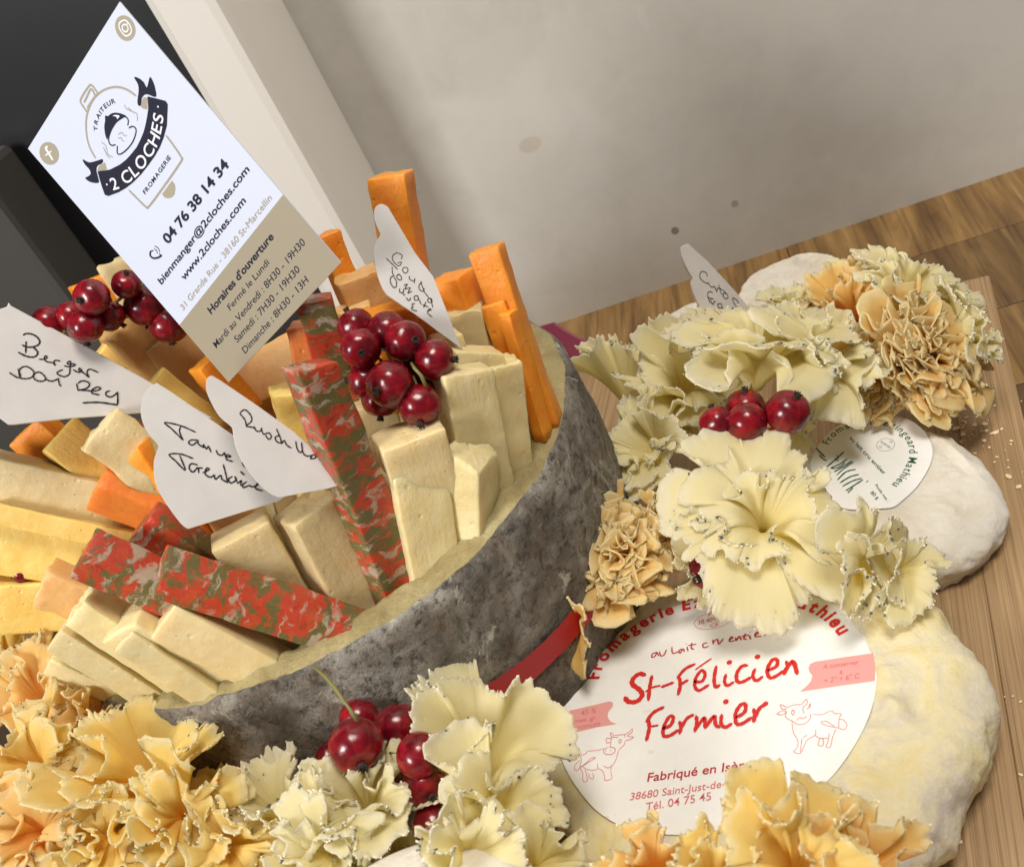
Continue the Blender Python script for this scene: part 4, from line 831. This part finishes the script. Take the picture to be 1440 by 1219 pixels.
bunch([(129, 418, 26, 29.6, (-0.3, -0.3, 0.9)), (178, 400, 21, 30.2, (0.2, 0.6, 0.6)), (69, 455, 25, 30.4), (120, 459, 25, 29.9, (0, -0.8, -0.2)), (205, 430, 30, 31.0, (0, -1, -0.5)), (238, 456, 28, 31.2, (0, -1, -0.5)), (100, 445, 22, 30.4), (155, 445, 22, 30.5)],
  'bunch of redcurrants at the top left behind the Berger sign and the card edge', [at_d(195, 405, 31.0), at_d(172, 418, 30.6), at_d(150, 434, 30.6)])
bunch([(507, 490, 29, 28.2, (0.2, -0.3, 0.9)), (500, 458, 26, 28.9, (-0.3, 0.5, 0)), (545, 466, 29, 28.7, (0, 0.4, -0.6)), (570, 480, 30, 28.3, (0.55, 0.0, 0.8)), (612, 506, 30, 28.2, (1, 0.0, 0.25)), (548, 540, 34, 27.8, (-0.45, -0.35, 0.85)), (590, 570, 31, 28.0, (0.1, -0.9, 0.45)), (514, 535, 27, 28.6, (-1, 0, 0)), (535, 562, 27, 28.6, (0, -1, 0)), (607, 545, 19, 29.0, (0, -1, 0)), (575, 520, 27, 29.2)],
  'large bunch of redcurrants amid the sticks, right of the tall marbled stick', [at_d(575, 505, 28.6), at_d(583, 518, 27.6), at_d(592, 528, 27.6), at_d(600, 545, 27.8)])
bunch([(1108, 579, 32, 32.0, (0.25, 0.75, 0.7)), (1050, 594, 29, 32.2, (-0.3, 0.3, -0.5)), (1048, 573, 28, 32.9, (-0.1, 0.9, 0.4)), (1009, 595, 26, 32.6, (-0.2, 0.6, -0.2)), (1018, 610, 22, 33.5, (-0.6, 0, 0.2)), (1088, 617, 18, 33.9)],
  'small bunch of redcurrants set on the pale rosettes at the right', [at_d(1060, 612, 33.2), at_d(1080, 608, 32.8), at_d(1098, 616, 32.8), at_d(1112, 622, 33.0)])
stp = [(441, 937, 25.2), (458, 952, 24.8), (472, 968, 24.4), (484, 985, 24.2), (494, 1001, 24.1), (503, 1012, 24.2)]
bunch([(501,1048,40,7.4,(.35,-.55,.75)), (505,1008,28,6.6,(0,1,-.3)), (560,1020,34,6.6,(-.2,1,-.2)), (462,1064,19,6.0), (590,1062,34,6.8,(.5,-.2,-.4)), (597,1105,33,6.1,(.4,-.2,.8)), (612,1158,33,5.4,(.5,-.8,.2)), (545,1085,32,5.3), (548,1050,30,5.3)],
  'bunch of redcurrants with a long green stem before the grey rind', [at_d(*s) for s in stp])
for px, py, r, z, lb in ((998, 800, 31, 3.6, 'single redcurrant peeping out under the big pale rosette above the red label'), (20, 1088, 22, 6.5, 'redcurrant between the golden rosettes at the left edge'), (148, 1112, 24, 6.0, 'redcurrant showing low between the golden rosettes at lower left'), (330, 1118, 26, 4.5, 'redcurrant in the dark gap under the grey rind at lower left'), (30, 806, 13, 11.5, 'redcurrant glimpsed between yellow slabs at the left edge')):
    d = depth_z(px, py, z); p = at_d(px, py, d); o = bpy.data.objects.new('redcurrant', BME); C.objects.link(o); o.location = p; s_ = r*d/FPX; o.scale = (s_,)*3; o.rotation_euler = (1.2, .4, px)
    tag(o, lb, 'redcurrant')
    c = bpy.data.objects.new('calyx', CME); C.objects.link(c); c.parent = o

# maroon foil packet and white paper edge
fo = Plane(at_z(785, 480, 1.5), (-.2, -.6, .7))
o = poly_mesh('foil_packet', fo, [(735, 462), (758, 458), (779, 452), (795, 463), (815, 474), (840, 484), (842, 500), (800, 505), (770, 502), (740, 500)], 0, .5, MAROON); bevel(o, .1)
tag(o, 'maroon foil packet lying behind the right end of the tomme', 'packet')
wp = at_z(560, 1345, 6.4)
V, Q = [], []
for i in range(13):
    for j in range(64):
        a = 2*math.pi*j/64; u = i/12; r = 2.5*math.cos(u*math.pi/2*.98); V.append((r*math.cos(a)*1.25, r*math.sin(a), (.5*math.sin(u*math.pi/2)) if i else -wp.z))
Q = [(i*64+j, i*64+(j+1) % 64, (i+1)*64+(j+1) % 64, (i+1)*64+j) for i in range(12) for j in range(64)]
o = np_obj('white_cheese_edge', V, Q, MARR); o.location = wp; o.name = 'small_white_cheese'
tag(o, 'white rounded edge of something at the bottom edge, in front of the pale rosettes', 'cheese')
# ================================================================ SHAVED CHEESE ROSETTES
def nz(x, rg, K, amp=1.0):
    """smooth random wave along x"""
    r = np.zeros_like(x)
    for k in K: r += math.cos(0)*rg.normal()*np.sin(k*x + rg.uniform(0, 6.28))/math.sqrt(len(K))
    return r*amp
def frill(R, H, turns, lobes, amp, seed, nt=None, ns=22, spread=1.0, inner=.45, teeth=.03, curl=.5, q=.75, fine=1.0):
    rg = np.random.default_rng(seed); tot = 2*math.pi*turns
    nt = nt or int(240*turns*max(.8, R/1.7))
    th = np.linspace(0, tot, nt); s = 1-(1-np.linspace(0, 1, ns))**1.35
    T, Sg = np.meshgrid(th, s); prog = T/tot
    lay = 1-(1-inner)*prog if turns > 1.05 else 1-.08*prog
    # folds: wide rounded bulges joined by tight turns, finer folds towards the cut edge
    w1 = 1.5*nz(th, rg, (0.6, 1.1, 1.9)); w2 = 2.0*nz(th, rg, (1.3, 2.7)); w3 = 2.5*nz(th, rg, (2.3, 5.2))
    f1, f2, f3 = lobes*T+w1, lobes*2.3*T+w2, lobes*5.3*T+w3
    m1 = np.clip(1+.45*nz(T, rg, (1.1, 2.3, 3.1)), .25, 2); m2 = np.clip(1+.7*nz(T, rg, (2.3, 4.1)), 0, 2.2); m3 = np.clip(1+.8*nz(T, rg, (3.1, 7.7)), 0, 2.5)
    a1 = amp*R*Sg**1.9*m1; a2 = amp*R*.42*fine*Sg**2.2*m2*1.15; a3 = amp*R*.22*fine*Sg**3.5*m3
    hi = rg.normal(size=nt); hi = .6*hi + .4*np.roll(hi, 1) + .25*np.sin(60*th+rg.uniform(0, 6)); low = nz(th, rg, (2, 3.3, 5.7, 9.1), 1)
    edge = np.clip((Sg-.9)/.1, 0, 1)
    ext = 1+teeth*hi*edge**2*1.5/max(R, 1)*1.7 + .055*low*Sg**2
    flare = Sg**1.05*spread
    rad_ = R*lay*(.07+.80*flare)*ext
    z = H*(Sg**q)*ext + (1-lay)*H*.45
    wob = a1*np.sin(f1)+a2*np.sin(f2)+a3*np.sin(f3)
    tang = -curl*(a1*np.sin(2*f1)+.8*a2*np.sin(2*f2)+.6*a3*np.sin(2*f3))
    lip = R*Sg**5*(.10+.10*nz(T, rg, (1.7, 2.9)))
    rad2 = rad_+wob*.80+lip
    z2 = z + .30*a1*np.cos(f1*.5+1) + .25*a2*np.cos(f2+1) - lip*.9 + .022*edge*rg.normal(size=T.shape)
    x = rad2*np.cos(T)-tang*np.sin(T); y = rad2*np.sin(T)+tang*np.cos(T)
    # big slow warps so that no two look turned on a lathe
    x = x + .10*R*Sg*np.sin(1.9*y/R+seed); y = y + .10*R*Sg*np.sin(1.7*x/R+seed*2.3); z2 = z2 + .12*R*Sg*np.sin(2.1*x/R+seed)*np.cos(1.6*y/R)
    V = np.stack([x, y, z2], -1).reshape(-1, 3)
    idx = np.arange(ns*nt).reshape(ns, nt)
    Q = np.stack([idx[:-1, :-1], idx[:-1, 1:], idx[1:, 1:], idx[1:, :-1]], -1).reshape(-1, 4)
    return V, Q, Sg.reshape(-1), (x, y, z2, ns, nt, rg, (T*R).reshape(-1))
def rosette(px, py, z, R, H, mat, label, axis=(0, .5, .85), turns=2.0, lobes=4.0, amp=.24, seed=1, herbs=30, spin=0.0, thick=.05, extra=(), peel=0, dz=None, name='shaved_cheese_rosette', **kw):
    d = depth_z(px, py, z) if dz is None else dz
    c = at_d(px, py, d); ax = (CX*axis[0]+CU*axis[1]-CF*axis[2]).normalized()
    u = (CU - ax*CU.dot(ax)); u = u.normalized() if u.length > .1 else CX.copy(); v = ax.cross(u)
    org = c - ax*H*.62
    Rm = Matrix(((u.x, v.x, ax.x), (u.y, v.y, ax.y), (u.z, v.z, ax.z))) @ Matrix.Rotation(spin, 3, 'Z')
    e = empty(name, org); tag(e, label, 'cheese rosette', 'rosettes of shaved cheese laid around the tomme')
    layers = [dict(R=R, H=H, turns=turns, lobes=lobes, amp=amp, seed=seed, **kw)] + [dict(x) for x in extra]
    rg = np.random.default_rng(seed+100); HV, HF, PV, PF = [], [], [], []; CV, CFc = [], []
    for L in layers:
        off = L.pop('off', (0, 0, 0)); sp = L.pop('spin', 0); tl = L.pop('tilt', (0, 0)); mm = L.pop('mat', mat)
        V, Q, Sg, info = frill(**L)
        M3 = Rm @ Matrix.Rotation(sp, 3, 'Z') @ Matrix.Rotation(tl[0], 3, 'X') @ Matrix.Rotation(tl[1], 3, 'Y'); A = np.array(M3)
        W = V@A.T + np.array(Rm @ Vector(off))
        o = np_obj('petal', W, Q, mm, e, {'edge': Sg, 'along': info[6]})
        sm = o.modifiers.new('thickness', 'SOLIDIFY'); sm.thickness = thick; sm.offset = 0
        ns, nt = info[3], info[4]; W2 = W.reshape(ns, nt, 3)
        for k in range(int(herbs*.5*L['R']/1.6)):
            # specks sit in small groups near the cut edge
            j0 = rg.integers(0, nt); i = min(ns-1, int(ns*(1-abs(rg.normal())*.10)))
            for q_ in range(rg.integers(1, 4)):
                j = min(nt-1, max(0, j0+int(rg.normal()*4))); p = W2[min(ns-1, max(0, i+rg.integers(-1, 1))), j]
                (HV if rg.random() > peel else PV).append(p)
        for k in range(int(110*L['R'])):
            j = rg.integers(0, nt); CV.append(W2[ns-1-(rg.random() < .25), j] + rg.normal(size=3)*.015)
    def flakes(nm, pts, m, s0, s1, f=1.0):
        if not len(pts): return
        V, Fc = [], []
        for p in pts:
            s = rg.uniform(s0, s1); a = rg.normal(size=3); a /= np.linalg.norm(a); b = np.cross(a, rg.normal(size=3)); b /= np.linalg.norm(b)+1e-9; c_ = np.cross(a, b); k = len(V)
            V += [p+a*s*rg.uniform(1, 1.9)*f, p-a*s*rg.uniform(1, 1.9)*f, p+b*s, p-b*s, p+c_*s*.8, p-c_*s*.8]
            Fc += [(k, k+2, k+4), (k, k+4, k+3), (k, k+3, k+5), (k, k+5, k+2), (k+1, k+4, k+2), (k+1, k+3, k+4), (k+1, k+5, k+3), (k+1, k+2, k+5)]
        o = mesh_obj(nm, V, Fc, m, e, False); o['kind'] = 'stuff'
    flakes('herb_specks', HV, HERB, .028, .062); flakes('red_specks', PV, PEEL, .02, .05)
    flakes('rind_crumbs', CV, CRUMB if mat is not PET_P else CRUMBP, .014, .036, .8)
    return e
CRUMBP = plain('pale_crumb', (.95, .90, .68), .7)
RO = rosette
# right side: orange with pale tops
RO(1292, 500, 3.4, 2.25, 1.8, PET_O, 'tight frilly orange rosette at the far right, above the small white cheese', axis=(.35, .25, .9), turns=3.2, lobes=7, amp=.19, seed=11, herbs=4, inner=.2, fine=2.1, curl=.8, peel=.6)
RO(1205, 440, 3.9, 2.0, 1.6, PET_O, 'orange rosette flecked with herbs between the white cheese and the pale top frill', axis=(-.2, .5, .8), turns=2.2, lobes=4.5, amp=.22, seed=12, herbs=30, peel=.1)
RO(1275, 415, 4.2, 2.0, 1.5, PET_P, 'pale rosette forming the top of the right heap against the wooden counter', axis=(.25, .75, .5), turns=2.0, lobes=4, amp=.24, seed=13, herbs=40)
RO(1190, 398, 3.9, 1.3, 1.1, PET_P, 'small pale frill at the top left of the right heap, beside the chalk white cheese', axis=(-.2, .9, .4), turns=1.5, lobes=4, amp=.24, seed=14, herbs=15)
RO(1355, 470, 3.0, 1.6, 1.3, PET_P, 'pale frill on the outer right flank of the orange rosette', axis=(.8, .3, .5), turns=1.6, lobes=4.5, amp=.22, seed=15, herbs=25)
RO(1240, 525, 3.6, 1.5, 1.2, PET_O, 'small orange rosette just above the green lettered label', axis=(-.1, -.2, 1), turns=2.8, lobes=7, amp=.18, seed=16, herbs=4, fine=1.9, peel=.6)
# centre right: pale, herb specks
RO(1070, 505, 5.4, 3.1, 2.0, PET_P, 'large pale herb-flecked rosette behind the right currants', axis=(0, .85, .55), turns=2.0, lobes=3.6, amp=.25, seed=21, herbs=60)
RO(1160, 505, 4.8, 2.2, 1.7, PET_P, 'pale folded rosette between the right currants and the orange heap', axis=(.3, .5, .8), turns=1.8, lobes=3.5, amp=.24, seed=22, herbs=30)
RO(885, 530, 4.2, 2.2, 2.6, PET_P, 'upright pale shavings like a tulip behind the right end of the tomme', axis=(-.15, 1, .15), turns=1.4, lobes=3, amp=.22, seed=23, herbs=5, q=.9, spread=.8)
RO(960, 540, 4.7, 2.3, 1.9, PET_P, 'pale rosette with an open greenish heart left of the right currants', axis=(-.1, .6, .75), turns=1.9, lobes=3.6, amp=.24, seed=24, herbs=25)
RO(915, 635, 4.3, 2.1, 1.6, PET_P, 'small pale rosette tucked against the right flank of the grey tomme', axis=(-.6, .5, .6), turns=1.8, lobes=4, amp=.25, seed=25, herbs=6)
RO(1100, 600, 3.6, 1.2, 1.0, PET_P, 'pale ruffle between the right currants and the green lettered label', axis=(.3, .0, 1), turns=1.5, lobes=3.5, amp=.24, seed=26, herbs=20)
# the big one
RO(1075, 744, 4.4, 3.05, 1.3, PET_P, 'biggest pale rosette, opened wide over the two labelled cheeses', axis=(-.1, .5, .85), turns=2.6, lobes=3.4, amp=.21, seed=33, herbs=45, inner=.35, fine=.8, q=.55)
RO(1215, 800, 3.8, 1.6, .9, PET_P, 'flat pale ruffle on the right of the biggest rosette, touching the small white cheese', axis=(.5, .0, .9), turns=1.6, lobes=3.5, amp=.24, seed=32, herbs=45)
# orange by the tomme
RO(876, 782, 4.2, 1.9, 1.6, PET_O, 'tight golden orange rosette between the grey tomme and the red lettered label', axis=(-.15, .35, .9), turns=3.2, lobes=7.5, amp=.19, seed=41, herbs=4, inner=.15, fine=2.1, curl=.8)
RO(803, 872, 4.0, 1.25, 1.0, PET_O, 'little ragged orange shaving touching the red band', axis=(-.8, -.2, .5), turns=1.0, lobes=4, amp=.2, seed=42, herbs=2)
RO(940, 745, 4.0, 1.3, 1.2, PET_O, 'loose orange shavings under the biggest pale rosette', axis=(.1, .5, .8), turns=1.5, lobes=5, amp=.22, seed=43, herbs=4)
# bottom centre
RO(672, 1062, 5.4, 2.3, 2.2, PET_P, 'pale rosette of upright fans in front of the red band', axis=(-.05, .75, .6), turns=1.6, lobes=2.6, amp=.25, seed=51, herbs=14, q=.9, fine=.5)
RO(700, 1145, 5.6, 1.75, 1.5, PET_P, 'wavy pale fan at the lower left of the red lettered label', axis=(.25, .5, .8), turns=1.3, lobes=3, amp=.26, seed=52, herbs=20, fine=.7)
RO(515, 1135, 6.4, 1.6, 1.4, PET_P, 'pale rosette in front of the stemmed currants', axis=(-.1, .7, .7), turns=2.1, lobes=3.6, amp=.24, seed=53, herbs=25)
RO(655, 1200, 6.8, 1.5, 1.2, PET_P, 'pale ruffled shaving at the bottom edge below the currants', axis=(.0, .4, .9), turns=1.4, lobes=3, amp=.22, seed=54, herbs=20)
RO(395, 1135, 6.6, 1.3, 1.5, PET_P, 'pale upright frill between the golden rosette and the currants', axis=(-.15, .8, .5), turns=1.7, lobes=3, amp=.24, seed=55, herbs=15)
RO(460, 1200, 6.6, 1.5, 1.2, PET_P, 'pale crumbly shaving at the bottom edge left of the white rounded edge', axis=(-.1, .4, .9), turns=1.6, lobes=4, amp=.24, seed=56, herbs=12)
# bottom left golden
RO(215, 1080, 7.8, 2.3, 2.0, PET_Y, 'golden rosette with tall fans in front of the left end of the tomme rim', axis=(.0, .8, .6), turns=1.8, lobes=3.0, amp=.24, seed=61, herbs=14, q=.9, fine=.6, peel=.3)
RO(255, 1150, 7.9, 1.6, 1.3, PET_Y, 'golden ruffled shaving low in front at the lower left', axis=(.15, .3, .9), turns=1.7, lobes=4, amp=.24, seed=62, herbs=12, peel=.4)
RO(60, 985, 8.6, 1.8, 1.6, PET_O, 'glowing orange rosette at the left edge below the cream sticks', axis=(-.1, .6, .8), turns=1.9, lobes=3.8, amp=.24, seed=63, herbs=14, peel=.3)
RO(55, 1080, 8.6, 1.6, 1.4, PET_Y, 'golden rosette at the left edge beside a hidden redcurrant', axis=(-.1, .4, .9), turns=1.9, lobes=4, amp=.24, seed=64, herbs=14, peel=.4)
RO(130, 1010, 8.2, 1.2, 1.4, PET_O, 'orange upright shaving between the two golden rosettes at left', axis=(.2, .9, .5), turns=1.4, lobes=3, amp=.24, seed=65, herbs=8, peel=.3)
RO(50, 1175, 8.4, 1.6, 1.2, PET_O, 'orange shaving in the lower left corner flecked with red', axis=(-.1, .2, 1), turns=1.8, lobes=4, amp=.24, seed=66, herbs=16, peel=.6)
RO(150, 1180, 7.8, 1.3, 1.0, PET_Y, 'golden shaving at the bottom edge near the lower left corner', axis=(.1, .2, 1), turns=1.5, lobes=4, amp=.24, seed=67, herbs=10, peel=.4)
RO(225, 985, 7.8, .9, .8, PET_P, 'small pale lump of shaving at the left end of the tomme rim', axis=(-.2, .6, .7), turns=1.6, lobes=3, amp=.28, seed=68, herbs=3)
# foreground right, out of focus
RO(1125, 1228, 6.2, 1.8, 1.3, PET_Y, 'blurred golden rosette in the foreground over the bottom of the red lettered label', axis=(.0, .55, .8), turns=2.1, lobes=3.6, amp=.24, seed=71, herbs=16, fine=.7)
RO(925, 1225, 6.2, 1.1, 1.2, PET_O, 'blurred orange shaving at the bottom edge below the label address', axis=(-.1, .5, .8), turns=1.6, lobes=4, amp=.24, seed=72, herbs=12, peel=.3)

# more shavings filling in between
RO(935, 590, 3.4, 1.5, 1.3, PET_P, 'pale shaving low between the tomme and the rosette with the greenish heart', axis=(-.3, .5, .8), turns=1.7, lobes=4, amp=.24, seed=81, herbs=8)
RO(880, 690, 3.4, 1.4, 1.2, PET_P, 'crumpled pale shaving above the golden orange rosette, close to the grey rind', axis=(-.4, .3, .8), turns=1.6, lobes=4, amp=.24, seed=82, herbs=6)
RO(1000, 470, 3.9, 1.4, 1.2, PET_P, 'pale shaving at the foot of the lone sign at the back', axis=(-.1, .8, .5), turns=1.6, lobes=4, amp=.24, seed=83, herbs=16)
RO(1120, 440, 4.2, 1.5, 1.2, PET_P, 'pale speckled shaving in front of the chalk white cheese at the back', axis=(.0, .8, .5), turns=1.6, lobes=4, amp=.24, seed=84, herbs=24)
RO(1270, 800, 3.2, 1.3, .8, PET_P, 'thin greenish shaving draped between the small white cheese and the big wrinkled one', axis=(.3, .1, 1), turns=1.4, lobes=3, amp=.22, seed=85, herbs=24)
RO(1000, 800, 3.6, 1.1, .9, PET_P, 'pale curled edge over the top of the red lettered label', axis=(-.1, -.1, 1), turns=1.3, lobes=4, amp=.22, seed=86, herbs=14)
RO(320, 1190, 7.0, 1.5, 1.2, PET_Y, 'golden shaving at the bottom edge between the golden and pale groups', axis=(.1, .4, .9), turns=1.8, lobes=4, amp=.24, seed=87, herbs=8, peel=.3)
RO(130, 1100, 7.4, 1.4, 1.2, PET_Y, 'golden shaving in the middle of the lower left group', axis=(.0, .5, .85), turns=1.8, lobes=4, amp=.24, seed=88, herbs=10, peel=.4)
RO(10, 930, 8.8, 1.4, 1.3, PET_Y, 'golden shaving cut by the left edge under the dull yellow slab', axis=(.0, .6, .8), turns=1.7, lobes=4, amp=.24, seed=89, herbs=10, peel=.3)
RO(755, 1215, 5.2, 1.3, 1.1, PET_P, 'pale shaving at the bottom edge under the left cow', axis=(.1, .5, .85), turns=1.6, lobes=4, amp=.22, seed=90, herbs=8)
RO(1010, 1240, 6.6, 1.1, 1.2, PET_Y, 'small blurred golden shaving left of the big blurred golden rosette', axis=(-.1, .6, .8), turns=1.7, lobes=4, amp=.22, seed=91, herbs=8)
RO(1210, 1225, 5.6, 1.4, 1.2, PET_O, 'small blurred orange shaving right of the big blurred golden rosette', axis=(.2, .5, .8), turns=1.7, lobes=4, amp=.22, seed=92, herbs=8)
RO(640, 1010, 4.4, 1.5, 1.6, PET_P, 'tall pale fan behind the upright fans, touching the grey rind', axis=(-.1, .9, .4), turns=1.0, lobes=2.6, amp=.22, seed=93, herbs=6, q=.9)
RO(745, 1040, 4.2, .85, 1.0, PET_P, 'thin pale curl hugging the left rim of the red lettered label', axis=(.2, .8, .5), turns=1.2, lobes=3, amp=.22, seed=94, herbs=6)
RO(450, 1150, 6.4, 1.1, 1.1, PET_P, 'crumbly pale shaving just left of the stemmed currants', axis=(-.2, .6, .8), turns=1.8, lobes=4, amp=.24, seed=95, herbs=10)

# the front rosettes are heaped: a lower layer carries them
for e in [o for o in list(C.objects) if o.get('category') == 'cheese rosette' and o.location.z > 4.3]:
    z = e.location.z - 2.4; lv = 0
    while z > .6:
        r = e.copy(); C.objects.link(r); p = Vector((e.location.x, e.location.y, 0)); dv = p-DC; m_ = DR+2.0
        if dv.length < m_: p = DC + dv.normalized()*m_
        r.location = (p.x, p.y, z); r.rotation_euler = (0, 0, z*1.3); r['label'] = ('first', 'second', 'third', 'fourth')[lv] + ' layer down under the ' + ' '.join(e['label'].split()[:11]); lv += 1
        for ch in e.children:
            c = ch.copy(); C.objects.link(c); c.parent = r
        z -= 2.4
